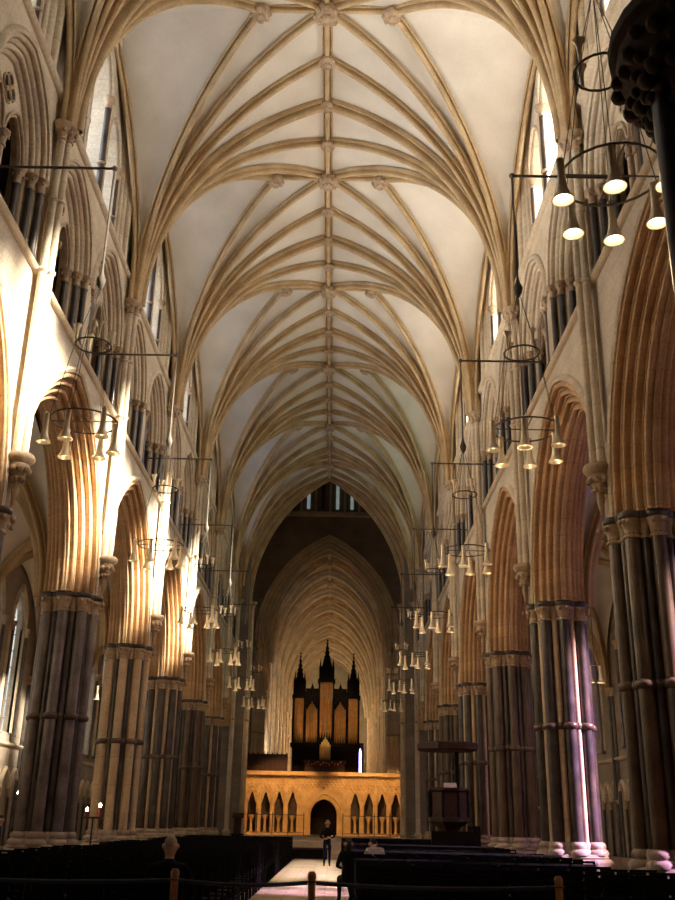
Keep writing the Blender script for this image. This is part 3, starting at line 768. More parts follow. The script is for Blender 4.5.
# blue glowing pane added for a tinted light patch right of the organ case
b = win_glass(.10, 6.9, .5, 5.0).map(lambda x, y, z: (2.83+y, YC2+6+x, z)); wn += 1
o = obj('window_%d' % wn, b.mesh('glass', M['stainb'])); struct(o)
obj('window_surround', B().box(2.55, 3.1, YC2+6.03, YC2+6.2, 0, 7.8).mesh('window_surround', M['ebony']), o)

# ------------------------------------------------------------------ dais, steps, screen
ZD = .78
b = B(); b.box(-6.2, 6.2, 51.0, YC2+6, 0, ZD); o = obj('floor_dais', b.mesh('dais', M['dress'])); struct(o)
b = B(); b.box(-5.2, 4.9, 50.65, 51.0, 0, ZD*.66); b.box(-5.2, 4.9, 50.3, 50.65, 0, ZD*.33); o2 = obj('trim_2', b.mesh('dais_steps', M['dress'])); struct(o2)

ys = YC2-.9          # front face of the stone screen
SW, SZ = 6.12, 5.15
scr = obj('stone_choir_screen', None, None, (0, ys, ZD)); tag(scr, 'carved golden stone choir screen with arched doorway and eight canopied niches', 'screen')
def sobj(n, b, m, sm=False, p=None): return obj(n, b.mesh(n, m, sm), p or scr)
zt = SZ-ZD
niches_ = 0
niches = [-5.3, -4.3, -3.3, -2.3, 2.3, 3.3, 4.3, 5.3]
b = B(); wall_open(b, -SW, SW, 0, zt-.35, [(0, .98, 1.35, 1.15, 0)]+[(x, .32, 2.3, .62, .18) for x in niches], 0); fly(b)
sobj('screen_wall', b, M['screen'])
b = B(); b.box(-SW, SW, .9, 1.3, 0, zt-.35) if False else None
for x in niches: sobj('niche_back', B().box(x-.36, x+.36, .42, .48, .1, 3.0), M['shade'])  # shade inside the niche put into the dark back
b = B()
for x in niches:
    pr_ = arc_pts(.32, 2.3, .62, 0, 8, .18)
    b.grid([[(x+s, 0, z) for s, z in pr_], [(x+s, .4, z) for s, z in pr_]])
sobj('niche_reveal', b, M['screen'], True)
for x in niches:
    c = B(); 
    # ogee gable with finial above the niche and a pedestal inside it
    n = 10; pts = []
    for i in range(n+1):
        t = i/n; pts.append((-.44+.44*t, 2.2+.62*math.sin(t*PI/2)**1.2+.42*t**3))
    full = pts+[(-p, q) for p, q in pts[:-1][::-1]]
    inner = [(p*.74, q-.10) for p, q in full]
    rows = [[(x+p, d, q) for p, q in full] for d in (0, -.15)]+[[(x+p, d, q) for p, q in inner] for d in (-.15, .3)]
    c.grid(rows); c.ball((x, -.07, 3.32), .09, 6, 4); c.box(x-.03, x+.03, -.1, -.04, 3.1, 3.5)
    sobj('niche_canopy', c, M['screen'], True)
    c = B(); c.lathe([(.14, .18), (.10, .3), (.09, .9), (.16, 1.1), (.24, 1.25), (.25, 1.33), (.2, 1.36)], (x, .14, 0), 8); sobj('pedestal', c, M['screen'], True)
for k, x in enumerate([-5.8, -4.8, -3.8, -2.8, -1.8, 1.8, 2.8, 3.8, 4.8, 5.8]):
    c = B(); c.box(x-.10, x+.10, -.22, 0, 0, 2.9); c.add([(x-.13, -.25, 2.9), (x+.13, -.25, 2.9), (x+.13, 0, 2.9), (x-.13, 0, 2.9), (x, -.12, 3.6)], [(0, 1, 4), (1, 2, 4), (2, 3, 4), (3, 0, 4), (0, 1, 2, 3)])
    c.box(x-.15, x+.15, -.27, 0, 0, .5); c.box(x-.13, x+.13, -.25, 0, 1.5, 1.58); sobj('buttress', c, M['screen'])
c = B(); f = rolls(.42, -.02, 0, .4, 3, .09); sweep(c, f+[(0, 1.2)], .98, 1.35, 1.15, 0, 12, 0); fly(c); sobj('door_arch', c, M['screen'], True)
c = B(); n = 12
pts = [(-1.45+1.45*i/n, 1.35+1.45*math.sin(i/n*PI/2)+.35*(i/n)**4) for i in range(n+1)]; full = pts+[(-p, q) for p, q in pts[:-1][::-1]]
c.grid([[(p, d, q) for p, q in full] for d in (0, -.14)]+[[(p*.9, d, q-.12) for p, q in full] for d in (-.14, 0)]); c.ball((0, -.07, 3.3), .14, 8, 5)
sobj('door_hood', c, M['screen'], True)
c = B(); c.box(-SW, SW, -.12, 1.7, zt-.38, zt-.26); c.box(-SW-.05, SW+.05, -.26, 1.7, zt-.26, zt-.1); c.box(-SW, SW, -.18, 1.7, zt-.1, zt+.02); sobj('cornice', c, M['screen'])
# carved diaper band: small raised bosses under the cornice
c = B()
for i in range(60):
    x = -5.95+i*.202
    c.ball((x, -.02, zt-.48-(i % 2)*.08), .06, 6, 4)
for j in range(3):
    for i in range(40):
        x = -5.9+i*.30+(j % 2)*.15
        if abs(x) < 1.7 or True: c.ball((x, 0, 3.0+j*.25 if abs(x) > 1.6 else 3.35+j*.18), .07, 6, 4)
sobj('carved_band', c, M['screen'], True)
c = B(); c.box(-.98, .98, 1.2, 1.3, 0, 2.5)
for k in range(5): c.box(-.98+.4*k, -.94+.4*k, 1.14, 1.2, 0, 2.4)
sobj('door_leaf', c, M['ebony'])
for k, x in enumerate([-5.3, -4.0, -2.7, 2.7, 4.0, 5.3]): pass
for s, lab in ((-1, 'low iron railing before the left half of the stone screen'), (1, 'low iron railing before the right half of the stone screen')):
    c = B(); x0, x1 = sorted((s*1.4, s*5.9)); yy = ys-1.6
    c.box(x0, x1, yy-.02, yy+.02, ZD+1.32, ZD+1.36); c.box(x0, x1, yy-.015, yy+.015, ZD+.15, ZD+.18)
    r = obj('iron_railing', c.mesh('iron_railing', M['iron'])); tag(r, lab, 'railing')
    for k in range(5):
        x = x0+(x1-x0)*k/4; obj('post', B().box(x-.03, x+.03, yy-.03, yy+.03, ZD, ZD+1.5).mesh('post', M['iron']), r)

# ------------------------------------------------------------------ organ on the screen
og = obj('pipe_organ', None, None, (0, ys+1.6, SZ+.03)); tag(og, 'dark gothic organ case with gilded pipes and three tall spires on the screen', 'organ')
def oobj(n, b, m, sm=False, p=None): return obj(n, b.mesh(n, m, sm), p or og)
c = B(); c.box(-2.55, 2.55, 0, 2.2, 0, 2.0); c.box(-2.7, 2.7, -.1, 2.3, 1.95, 2.15); oobj('case_base', c, M['ebony'])
c = B(); c.box(-2.5, 2.5, .35, 2.2, 2.1, 5.6); oobj('case_body', c, M['ebony'])
def tower(x, w, z0, z1, zs, ztip, d=.0):
    t = oobj('tower', B().box(x-w-.12, x-w, -.15+d, .6, z0, z1).box(x+w, x+w+.12, -.15+d, .6, z0, z1).box(x-w-.18, x+w+.18, -.22+d, .65, z1-.05, z1+.2).box(x-w-.18, x+w+.18, -.22+d, .65, z0-.25, z0), M['ebony'])
    n = 5
    for k in range(n):
        px = x-w+.02+(2*w-.04)*(k+.5)/n; q = .12 if k in (1, 2, 3) else .05
        obj('pipe', B().lathe([(.02, z0+.02), (w/n*.92, z0+.5), (w/n*.92, z1-.3), (w/n*.7, z1-.05)], (px, .05-q+d, 0), 10).mesh('pipe', M['pipe'], True), t)
    # crested upper stage and spire with crockets
    c = B(); c.box(x-w-.1, x+w+.1, -.1+d, .55, z1+.15, zs)
    for k in range(5):
        px = x-w+(2*w)*k/4; c.add([(px-.09, -.12+d, zs-.1), (px+.09, -.12+d, zs-.1), (px+.09, .06+d, zs-.1), (px-.09, .06+d, zs-.1), (px, -.03+d, zs+.75)], [(0, 1, 4), (1, 2, 4), (2, 3, 4), (3, 0, 4)])
        c.box(px-.05, px+.05, -.14+d, -.04+d, z1, zs)
    obj('tower_top', c.mesh('tower_top', M['ebony']), t)
    c = B(); h = ztip-zs; c.lathe([(w*.85, 0), (w*.7, h*.12), (w*.42, h*.35), (w*.25, h*.6), (w*.1, h*.88), (.02, h)], (x, .2+d, zs), 8)
    for k in range(4):
        a = PI/4+k*PI/2
        for j in range(6):
            t_ = j/6; rr = w*(.8*(1-t_)**1.3+.06); c.ball((x+rr*math.cos(a), .2+d+rr*math.sin(a), zs+h*(t_+.05)), .09*(1-t_*.5), 5, 3)
    c.ball((x, .2+d, ztip), .08, 6, 4)
    obj('spire', c.mesh('spire', M['ebony'], True), t)
tower(-2.1, .38, 2.1, 5.55, 6.9, 9.0); tower(2.1, .38, 2.1, 5.55, 6.9, 9.0); tower(0, .5, 2.5, 6.75, 7.9, 10.0, -.25)
for s in (-1, 1):
    x = s*1.1; fl = oobj('pipe_flat', B().box(x-.5, x+.5, .28, .34, 2.1, 6.3), M['ebony'])
    n = 7
    for k in range(n):
        px = x-.38+.76*k/(n-1); zt_ = 5.2-.9*abs(k-3)/3*.6; obj('pipe', B().lathe([(.015, 2.2), (.056, 2.7), (.056, zt_), (.03, zt_+.06)], (px, .2, 0), 8).mesh('pipe', M['pipe'], True), fl)
    c = B(); c.prism([(x-.55, 5.0), (x-.3, 5.35), (x, 5.75), (x+.3, 5.35), (x+.55, 5.0), (x+.55, 5.9), (x+.42, 6.3), (x+.3, 5.8), (x, 6.7), (x-.3, 5.8), (x-.42, 6.3), (x-.55, 5.9)], .05, .3); obj('flat_cresting', c.mesh('flat_cresting', M['ebony']), fl)
ch = oobj('chair_organ', B().box(-1.5, 1.5, -1.1, -.2, 0, .75).box(-1.6, 1.6, -1.2, -.2, .7, .85), M['mahog'])
c = B()
for k in range(7): c.lathe([(.02, .85), (.07, 1.1), (.07, 1.9+.55*(1-abs(k-3)/3)), (.05, 2.0+.55*(1-abs(k-3)/3))], (-.36+.12*k, -.8, 0), 8)
obj('small_pipes', c.mesh('small_pipes', M['gilt'], True), ch)
c = B()
for k in range(13): c.ball((-1.3+.217*k, -1.2, .55+.12*math.sin(k*1.9)), .1, 6, 4)
obj('red_gilt_carving', c.mesh('red_gilt_carving', M['redcl'], True), ch)
c = B()
for k in range(12): c.ball((-1.2+.217*k, -1.22, .62+.1*math.cos(k*2.3)), .07, 6, 4)
obj('gilt_carving', c.mesh('gilt_carving', M['gilt'], True), ch)
c = B(); c.box(-5.8, -2.8, ys+.5, ys+.62, SZ+.03, SZ+1.25)
for k in range(9): c.box(-5.8+.36*k, -5.72+.36*k, ys+.44, ys+.66, SZ+.03, SZ+1.35)
tag(obj('organ_loft_panel', c.mesh('organ_loft_panel', M['mahog'])), 'dark red wooden parapet panel on the screen, left of the organ', 'panel')

# ------------------------------------------------------------------ pulpit
pu = obj('pulpit', None, None, (5.3, 41.6, 0)); tag(pu, 'dark carved wooden pulpit with a flat sounding board, against the right arcade', 'pulpit')
def pobj(n, b, m, sm=False): return obj(n, b.mesh(n, m, sm), pu)
c = B(); c.lathe([(.75, 0), (.75, .15), (.35, .3), (.3, 1.3), (.5, 1.55), (.85, 1.75)], n=8, a0=PI/8); pobj('stem', c, M['mahog'])
c = B(); c.lathe([(.85, 1.75), (.85, 1.9), (.78, 1.95), (.78, 2.85), (.88, 2.92), (.88, 3.02), (.7, 3.02)], n=8, a0=PI/8); pobj('body', c, M['mahog'])
for k in range(8):
    a = PI/8+k*PI/4; pobj('corner_shaft', B().lathe([(.05, 1.9), (.05, 2.9)], (.8*math.cos(a), .8*math.sin(a), 0), 6), M['ebony'], True)
c = B(); c.box(.35, .5, .3, .6, 3.0, 4.55); pobj('back_post', c, M['ebony'])
c = B(); c.lathe([(1.15, 4.45), (1.3, 4.5), (1.3, 4.72), (1.15, 4.78), (.3, 4.85)], n=8, a0=PI/8); pobj('sounding_board', c, M['mahog'])
c = B(); c.box(-.8, .8, -1.1, -.8, .0, 1.4); c.box(.8, 1.1, -1.1, .6, 0, 1.6); pobj('stair', c, M['ebony'])
c = B(); c.add([(-.25, -.9, 3.05), (.25, -.9, 3.05), (.25, -.6, 3.2), (-.25, -.6, 3.2), (-.25, -.9, 3.0), (.25, -.9, 3.0), (.25, -.6, 3.0), (-.25, -.6, 3.0)], [(0, 1, 2, 3), (4, 5, 6, 7), (0, 1, 5, 4), (2, 3, 7, 6), (0, 3, 7, 4), (1, 2, 6, 5)]); pobj('book_rest', c, M['whitecl'])

# ------------------------------------------------------------------ chandeliers
ZB = 13.9
def bell_mesh(up=False):
    s = -1 if up else 1
    prof = [(.135, 0), (.13, .015), (.092, .07), (.062, .17), (.048, .32), (.045, .50), (.052, .56), (.02, .58)]
    b = B(); rows = [[(r*math.cos(2*PI*i/14), r*math.sin(2*PI*i/14), -(.58-z)*s) for i in range(14)] for r, z in prof+[]]
    inn = [[(r*.9*math.cos(2*PI*i/14), r*.9*math.sin(2*PI*i/14), -(.58-z)*s) for i in range(14)] for r, z in prof[:5]]
    b.grid(inn[::-1]+rows, cv=True); return b
me_bell, me_bellu = bell_mesh().mesh('bell_shade', M['bell'], True), bell_mesh(True).mesh('bell_shade', M['bell'], True)
me_bulb = B().ball((0, 0, -.50), .05, 8, 6).mesh('bulb', M['bulb'], True)
me_bulb0 = B().ball((0, 0, -.50), .05, 8, 6).mesh('bulb', M['bulb_off'], True)
me_bulbu = B().ball((0, 0, .48), .05, 8, 6).mesh('bulb', M['bulb_off'], True)
me_bulbu1 = B().ball((0, 0, .50), .06, 8, 6).mesh('bulb', M['bulb'], True)
def chandelier(sg, y, label, lit=True, x=4.02, top=ZB, zr_=8.35):
    e = obj("chandelier", None, None, (sg*x, y, zr_)); tag(e, label, 'chandelier', 'hanging brass bell chandeliers')
    hz = top-zr_
    c = B(); c.tube([(0, 0, hz), (sg*(XW-x)+sg*.1, 0, hz)], .028, 6); c.ball((0, 0, hz), .06, 8, 5); c.tube([(sg*.0, 0, hz-.02), (0, 0, 3.1)], .022, 6)
    obj('wall_bracket', c.mesh('wall_bracket', M['cable'], True), e)
    c = B(); c.lathe([(.02, -.2), (.07, -.12), (.09, 0), (.05, .1), (.02, .25)], (0, 0, 2.95), 10); obj('hanging_boss', c.mesh('hanging_boss', M['cable'], True), e)
    c = B()
    for k in range(6):
        a = 2*PI*k/6+.26
        c.tube([(0, 0, 2.9), (.33*math.cos(a), .33*math.sin(a), 1.55), (.62*math.cos(a), .62*math.sin(a), .02)], .006, 5)
    obj('cables', c.mesh('cables', M['cable'], True), e)
    c = B(); c.ring((0, 0, 0), .60, .016, 'z', 24, 6); c.tube([(-.6, 0, 0), (.6, 0, 0)], .012, 5); c.tube([(0, -.6, 0), (0, .6, 0)], .012, 5); obj('lower_ring', c.mesh('lower_ring', M['cable'], True), e)
    c = B(); c.ring((0, 0, 1.55), .33, .018, 'z', 18, 5); obj('upper_ring', c.mesh('upper_ring', M['cable'], True), e)
    for k in range(6):
        a = 2*PI*k/6+.26; o = obj('bell_lamp', me_bell, e, ((.66 if k % 2 else .56)*math.cos(a), (.66 if k % 2 else .56)*math.sin(a), .10 if k % 2 else .02)); obj('bulb', me_bulb if y < 12 else me_bulb0, o)
    for k in range(4):
        a = 2*PI*k/4+.5; o = obj('uplight', me_bellu, e, (.33*math.cos(a), .33*math.sin(a), 1.55), 0, (.6, .6, .6)); obj('bulb', me_bulbu if y > 12 else me_bulbu1, o)
    return e
nm = ['first', 'second', 'third', 'fourth', 'fifth', 'sixth']
for k in range(6):
    y = 16.35+L*k
    chandelier(-1, y, 'brass bell chandelier on a wall bracket, %s from the camera along the left wall' % nm[k])
    if k < 6: chandelier(1, y, 'brass bell chandelier on a wall bracket, %s beyond the glowing near one on the right' % nm[k])
chandelier(1, 9.6, 'large near chandelier with glowing bell lamps beside the black capital, upper right', x=3.8, zr_=8.85)
# aisle pendants
for x, y, z, lab in ((9.5, 33.6, 6.8, 'small pair of brass bell lamps hanging on a cable in the right aisle'), (-9.5, 43.2, 7.0, 'small pair of bell lamps hanging in the left aisle between two piers')):
    e = obj('pendant_lamp', None, None, (x, y, z)); tag(e, lab, 'lamp')
    obj('cable', B().tube([(0, 0, 0), (0, 0, 12.0-z)], .012, 5).mesh('cable', M['cable']), e)
    obj('cross_bar', B().tube([(-.2, 0, 0), (.2, 0, 0)], .012, 5).mesh('cross_bar', M['gilt']), e)
    for s in (-1, 1): o = obj('bell_lamp', me_bell, e, (s*.17, 0, 0)); obj('bulb', me_bulb, o)

# ------------------------------------------------------------------ chairs
def leg_b(x, y, h): return B().box(x-.018, x+.018, y-.018, y+.018, 0, h)
seat_b = B().box(-.22, .22, -.2, .22, .43, .46)
back_b = B()
for z in (.58, .72, .86): back_b.box(-.19, .19, -.215, -.195, z, z+.055)
back_b.box(-.2, .2, -.222, -.19, .96, 1.0)
str_b = B().box(-.19, .19, .17, .19, .2, .23).box(-.19, .19, -.19, -.17, .2, .23).box(-.2, -.18, -.18, .18, .26, .29).box(.18, .2, -.18, .18, .26, .29)
legs = [(-.2, -.2, 1.0), (.2, -.2, 1.0), (-.2, .2, .43), (.2, .2, .43)]
me_c = dict(seat=seat_b.mesh('seat', M['chair']), backrest=back_b.mesh('backrest', M['chair']), stretcher=str_b.mesh('stretcher', M['chair']), leg=[leg_b(*q).mesh('leg', M['chair']) for q in legs])
whole = B()
for q in [seat_b, back_b, str_b]+[leg_b(*q) for q in legs]: whole.add(q.v, q.f)
me_whole = whole.mesh('wooden_chair', M['chair'])
def chair(x, y, label, group, parts, rz=0):
    if parts:
        e = obj('wooden_chair', None, None, (x, y, 0), rz)
        for n in ('seat', 'backrest', 'stretcher'): obj(n, me_c[n], e)
        for m in me_c['leg']: obj('leg', m, e)
    else: e = obj('wooden_chair', me_whole, None, (x, y, 0), rz)
    tag(e, label, 'chair', group); return e
rows = [13.1+.98*i for i in range(37)]
spots = []
for i, y in enumerate(rows):
    for s, x0 in ((-1, -1.38), (1, 1.28)):
        for k in range(10):
            x = x0+s*.48*k
            u = (x-.63)/y
            if k == 9 and min(abs(y-p) for p in PIERS) < 1.45: continue
            if abs(u) > .375 or (s > 0 and 39.6 < y < 43.6 and x > 3.7): continue
            spots.append((y, s, k, x))
spots.sort(key=lambda q: (0 if q[2] == 0 else 1, q[0])); keep = spots[:300]; rest = spots[300:]
for y, s, k, x in keep:
    side = 'left' if s < 0 else 'right'
    jit = random.uniform(-.03, .03)
    if s < 0 and k == 0 and abs(y-13.1) < .1:
        chair(x, y, 'black chair under the seated man with his back to the camera', None, True); continue
    if s > 0 and k == 0 and abs(y-rows[10]) < .1:
        chair(x, y, 'black chair holding the dark haired woman at the aisle', None, True); continue
    if s > 0 and k == 1 and abs(y-rows[10]) < .1:
        chair(x, y, 'black chair holding the bent person in the pale top', None, True); continue
    if k == 0: chair(x, y+jit, 'black wooden chair at the aisle end of a row, %s block' % side, 'aisle end chairs of the %s block' % side, y < 26)
    else: chair(x, y+jit, 'black wooden chair inside the dense rows, %s block' % side, 'chairs inside the rows of the %s block' % side, y < 15)
for s, side in ((-1, 'left'), (1, 'right')):
    b = B()
    for y, s2, k, x in rest:
        if s2 == s: b.add([(vx+x, vy+y, vz) for vx, vy, vz in whole.v], whole.f)
    o = obj('far_chairs', b.mesh('far_chairs', M['chair'])); tag(o, 'mass of black wooden chairs filling the far rows of the %s block' % side, 'chairs', None, 'stuff')

# ------------------------------------------------------------------ barrier posts and rope, box
PY = 12.0
def post(x, label):
    e = obj('barrier_post', None, None, (x, PY, 0)); tag(e, label, 'post')
    obj('pole', B().lathe([(.05, .04), (.045, .1), (.042, 1.0), (.05, 1.02), (.05, 1.06), (.03, 1.09)], n=12).mesh('pole', M['post'], True), e)
    obj('foot', B().lathe([(.17, 0), (.17, .02), (.06, .05)], n=16).mesh('foot', M['post'], True), e)
    obj('rope_clip', B().ring((0, 0, .98), .052, .010, 'z', 12, 5).mesh('rope_clip', M['iron'], True), e)
xs_ = [.41, -1.14, -4.2, 3.2]
post(xs_[0], 'varnished wooden barrier post standing in the middle of the aisle'); post(xs_[1], 'varnished wooden barrier post behind the seated man'); 
post(xs_[3], 'wooden barrier post before the right block of chairs'); post(xs_[2], 'wooden barrier post before the left block of chairs, nearest the left edge')
def rope(x0, x1, lab):
    pts = []
    for i in range(13):
        t = i/12; pts.append((x0+(x1-x0)*t, PY, .97-.035*4*t*(1-t)))
    tag(obj('barrier_rope', B().tube(pts, .022, 8).mesh('barrier_rope', M['rope'], True)), lab, 'rope')
rope(xs_[2]+.05, xs_[1]-.05, 'dark blue rope in front of the left block of chairs'); rope(xs_[1]+.05, xs_[0]-.05, 'dark blue rope across the aisle between the two wooden posts'); rope(xs_[0]+.05, xs_[3]-.05, 'dark blue rope running right from the aisle post')
e = obj('low_chest', None, None, (-.42, 49.3, 0)); tag(e, 'low dark wooden chest in the aisle before the dais step', 'chest')
obj('body', B().box(-.85, .85, -.3, .3, 0.04, .45).mesh('body', M['ebony']), e); obj('lid', B().box(-.9, .9, -.34, .34, .45, .52).mesh('lid', M['mahog']), e); obj('feet', B().box(-.8, -.7, -.28, .28, 0, .06).box(.7, .8, -.28, .28, 0, .06).mesh('feet', M['ebony']), e)
e = obj('lectern', None, None, (-5.35, 66.0, ZD)); tag(e, 'small dark wooden stand at the left end of the stone screen', 'lectern')
obj('base', B().box(-.35, .35, -.3, .3, 0, .12).mesh('base', M['ebony']), e); obj('column', B().box(-.22, .22, -.18, .18, .12, 1.1).mesh('column', M['mahog']), e)
obj('desk', B().add([(-.35, -.3, 1.1), (.35, -.3, 1.1), (.35, .25, 1.35), (-.35, .25, 1.35), (-.35, -.3, 1.04), (.35, -.3, 1.04), (.35, .25, 1.04), (-.35, .25, 1.04)], [(0, 1, 2, 3), (4, 5, 6, 7), (0, 1, 5, 4), (2, 3, 7, 6), (0, 3, 7, 4), (1, 2, 6, 5)]).mesh('desk', M['mahog']), e)
# candle stands in the left aisle
for x, y, h, lab in ((-6.64, 31.6, 1.82, 'tall stand with two lit red candles, between the two thick left piers'), (-10.75, 38.0, 2.4, 'iron candle stand with lit candles before the blind arcade of the left aisle')):
    e = obj('candle_stand', None, None, (x, y, 0)); tag(e, lab, 'candle stand')
    obj('stem', B().lathe([(.22, 0), (.22, .03), (.04, .08), (.025, .3), (.025, h-.2)], n=10).mesh('stem', M['iron'], True), e)
    obj('tray', B().lathe([(.05, h-.22), (.28, h-.2), (.28, h-.16), (.05, h-.17)], n=16).mesh('tray', M['iron'], True), e)
    for q, (dx, dy, hh_) in enumerate(((-.2, 0, .0), (.18, .05, .12))):
        c_ = obj('candle', B().lathe([(.035, h-.17), (.035, h+hh_)], (dx, dy, 0), 8).mesh('candle', M['redcl'], True), e)
        obj('flame', B().ball((dx, dy, h+hh_+.05), .04, 6, 6, 1.6).mesh('flame', M['flame'], True), c_)

# ------------------------------------------------------------------ people
def body(name, J, E, mats, regions, parent=None):
    """one continuous skinned figure; J: name -> (x,y,z,r); E: edges; regions: edge -> material index"""
    names = list(J); me = bpy.data.meshes.new(name); me.from_pydata([J[n][:3] for n in names], [(names.index(a), names.index(b_)) for a, b_, _ in E], [])
    o = bpy.data.objects.new(name, me); COL.objects.link(o)
    md = o.modifiers.new('s', 'SKIN'); md.use_smooth_shade = True
    for i, n in enumerate(names):
        sv = me.skin_vertices[0].data[i]; r = J[n][3]; sv.radius = (r, r) if not isinstance(r, tuple) else r
        sv.use_root = (n == 'pelvis')
    ms = o.modifiers.new('u', 'SUBSURF'); ms.levels = 2; ms.render_levels = 2
    dg = bpy.context.evaluated_depsgraph_get(); ev = o.evaluated_get(dg); m2 = bpy.data.meshes.new_from_object(ev)
    o.modifiers.clear(); o.data = m2; m2.name = name
    m2.materials.clear()
    for m in mats: m2.materials.append(m)
    segs = [(Vector(J[a][:3]), Vector(J[b_][:3]), k) for a, b_, k in E]
    for p in m2.polygons:
        c = p.center; best = None
        for a, b_, k in segs:
            d = b_-a; t = max(0, min(1, (c-a).dot(d)/max(1e-9, d.length_squared))); q = (c-(a+d*t)).length
            if best is None or q < best[0]: best = (q, k)
        p.material_index = best[1]; p.use_smooth = True
    return o
# material slots: 0 skin, 1 top, 2 trousers, 3 shoes
def skeleton(hip=(0, 0, .92), chest=(0, 0, 1.32), neck=(0, 0, 1.46), head=(0, .0, 1.62), arms=None, legs=None, sh=.19, sc=1.0):
    hx, hy, hz = hip; J = {'pelvis': (hx, hy, hz, (.15, .11)), 'waist': tuple((a*.55+b_*.45) for a, b_ in zip(hip, chest))+((.135, .10),), 'chest': chest+((.165, .115),), 'neck': neck+(.055,), 'jaw': tuple(a*.6+b_*.4 for a, b_ in zip(neck, head))+(.062,), 'head': head+(.118,), 'crown': (head[0], head[1]-.0, head[2]+.05, .10)}
    E = [('pelvis', 'waist', 1), ('waist', 'chest', 1), ('chest', 'neck', 1), ('neck', 'jaw', 0), ('jaw', 'head', 0), ('head', 'crown', 0)]
    for s, S_ in ((-1, 'l'), (1, 'r')):
        el, wr, hd = arms[S_]
        cx, cy, cz = chest
        J['sh'+S_] = (cx+s*sh, cy, cz+.07, .062); J['el'+S_] = el+(.045,); J['wr'+S_] = wr+(.030,); J['hd'+S_] = hd+((.036, .020),)
        E += [('chest', 'sh'+S_, 1), ('sh'+S_, 'el'+S_, 1), ('el'+S_, 'wr'+S_, 1), ('wr'+S_, 'hd'+S_, 0)]
        w, h_ = Vector(wr), Vector(hd); d = (h_-w).normalized(); side = d.cross(Vector((0, 1, 0)) if abs(d.y) < .8 else Vector((1, 0, 0))).normalized(); dn = d.cross(side).normalized()
        for q, (off, ln) in enumerate(((-.030, .068), (-.010, .078), (.010, .074), (.030, .060))):
            a = h_+side*off+d*.01; b1 = a+d*ln*.55+dn*.004; b2 = b1+d*ln*.45+dn*.018
            J['f%s%d' % (S_, q)] = tuple(a)+(.010,); J['g%s%d' % (S_, q)] = tuple(b1)+(.0088,); J['h%s%d' % (S_, q)] = tuple(b2)+(.0075,)
            E += [('hd'+S_, 'f%s%d' % (S_, q), 0), ('f%s%d' % (S_, q), 'g%s%d' % (S_, q), 0), ('g%s%d' % (S_, q), 'h%s%d' % (S_, q), 0)]
        t0 = w+d*.03+side*s*.03; t1 = t0+d*.03+side*s*.025+dn*.01
        J['t'+S_] = tuple(t0)+(.012,); J['u'+S_] = tuple(t1)+(.0095,); E += [('wr'+S_, 't'+S_, 0), ('t'+S_, 'u'+S_, 0)]
        kn, an, toe = legs[S_]
        J['hp'+S_] = (hx+s*.09, hy, hz-.06, .095); J['kn'+S_] = kn+(.062,); J['an'+S_] = an+(.042,); J['to'+S_] = toe+((.045, .03),)
        E += [('pelvis', 'hp'+S_, 2), ('hp'+S_, 'kn'+S_, 2), ('kn'+S_, 'an'+S_, 2), ('an'+S_, 'to'+S_, 3)]
    return J, E
def person(label, loc, rz, pose, mats, hair, hairstyle='short', group=None):
    J, E = skeleton(**pose); o = body('person', J, E, mats, None); o.location = loc; o.rotation_euler = (0, 0, rz); tag(o, label, 'person', group)
    hx, hy, hz = pose['head']
    b = B(); n = 12; rows_ = []
    lim = {'short': .62, 'long': .95, 'bald': .8}[hairstyle]
    for i in range(7):
        t = i/6*PI*lim; rr = .088*math.sin(t)+.001
        rows_.append([(hx+rr*.92*math.cos(2*PI*j/n), hy-.012+rr*1.12*math.sin(2*PI*j/n)-(.03 if math.sin(2*PI*j/n) > .3 and t > 1.2 else 0), hz+.032+.092*math.cos(t)) for j in range(n)])
    if hairstyle == 'bald': rows_ = [[(x, y-.004, z-.01) for x, y, z in r] for r in rows_[2:]]
    if hairstyle == 'long':
        last = rows_[-1]; rows_.append([(hx+(x-hx)*3.6+0, hy-.03+(y-hy)*2.2, z-.10) for x, y, z in rows_[-2]][:0] or [(hx+.10*math.cos(2*PI*j/n), hy-.035+.075*math.sin(2*PI*j/n), hz-.10) for j in range(n)])
        rows_.append([(hx+.09*math.cos(2*PI*j/n), hy-.06+.05*math.sin(2*PI*j/n), hz-.20) for j in range(n)])
        rows_ = rows_[:5]+rows_[-2:]
    b.grid(rows_, cv=True); h = obj('hair', b.mesh('hair', hair, True), o)
    md = h.modifiers.new('t', 'SOLIDIFY'); md.thickness = .012
    f = B(); f.add([(hx-.012, hy+.078, hz-.015), (hx+.012, hy+.078, hz-.015), (hx, hy+.112, hz-.02), (hx, hy+.08, hz+.03)], [(0, 1, 2), (0, 2, 3), (1, 3, 2), (0, 3, 1)])
    obj('nose', f.mesh('nose', mats[0], True), o)
    f = B().ball((hx-.032, hy+.074, hz+.018), .012, 8, 5).ball((hx+.032, hy+.074, hz+.018), .012, 8, 5); obj('eyes', f.mesh('eyes', M['darkhair'], True), o)
    f = B().ball((hx, hy+.072, hz-.045), .022, 8, 4, .3); obj('mouth', f.mesh('mouth', M['redcl'], True), o)
    for s in (-1, 1): obj('ear', B().ball((hx+s*.088, hy-.005, hz+.0), .022, 6, 4, 1.5).mesh('ear', mats[0], True), o)
    return o
sit_legs = dict(l=((-.13, .42, .50), (-.13, .40, .09), (-.13, .56, .04)), r=((.13, .42, .50), (.13, .40, .09), (.13, .56, .04)))
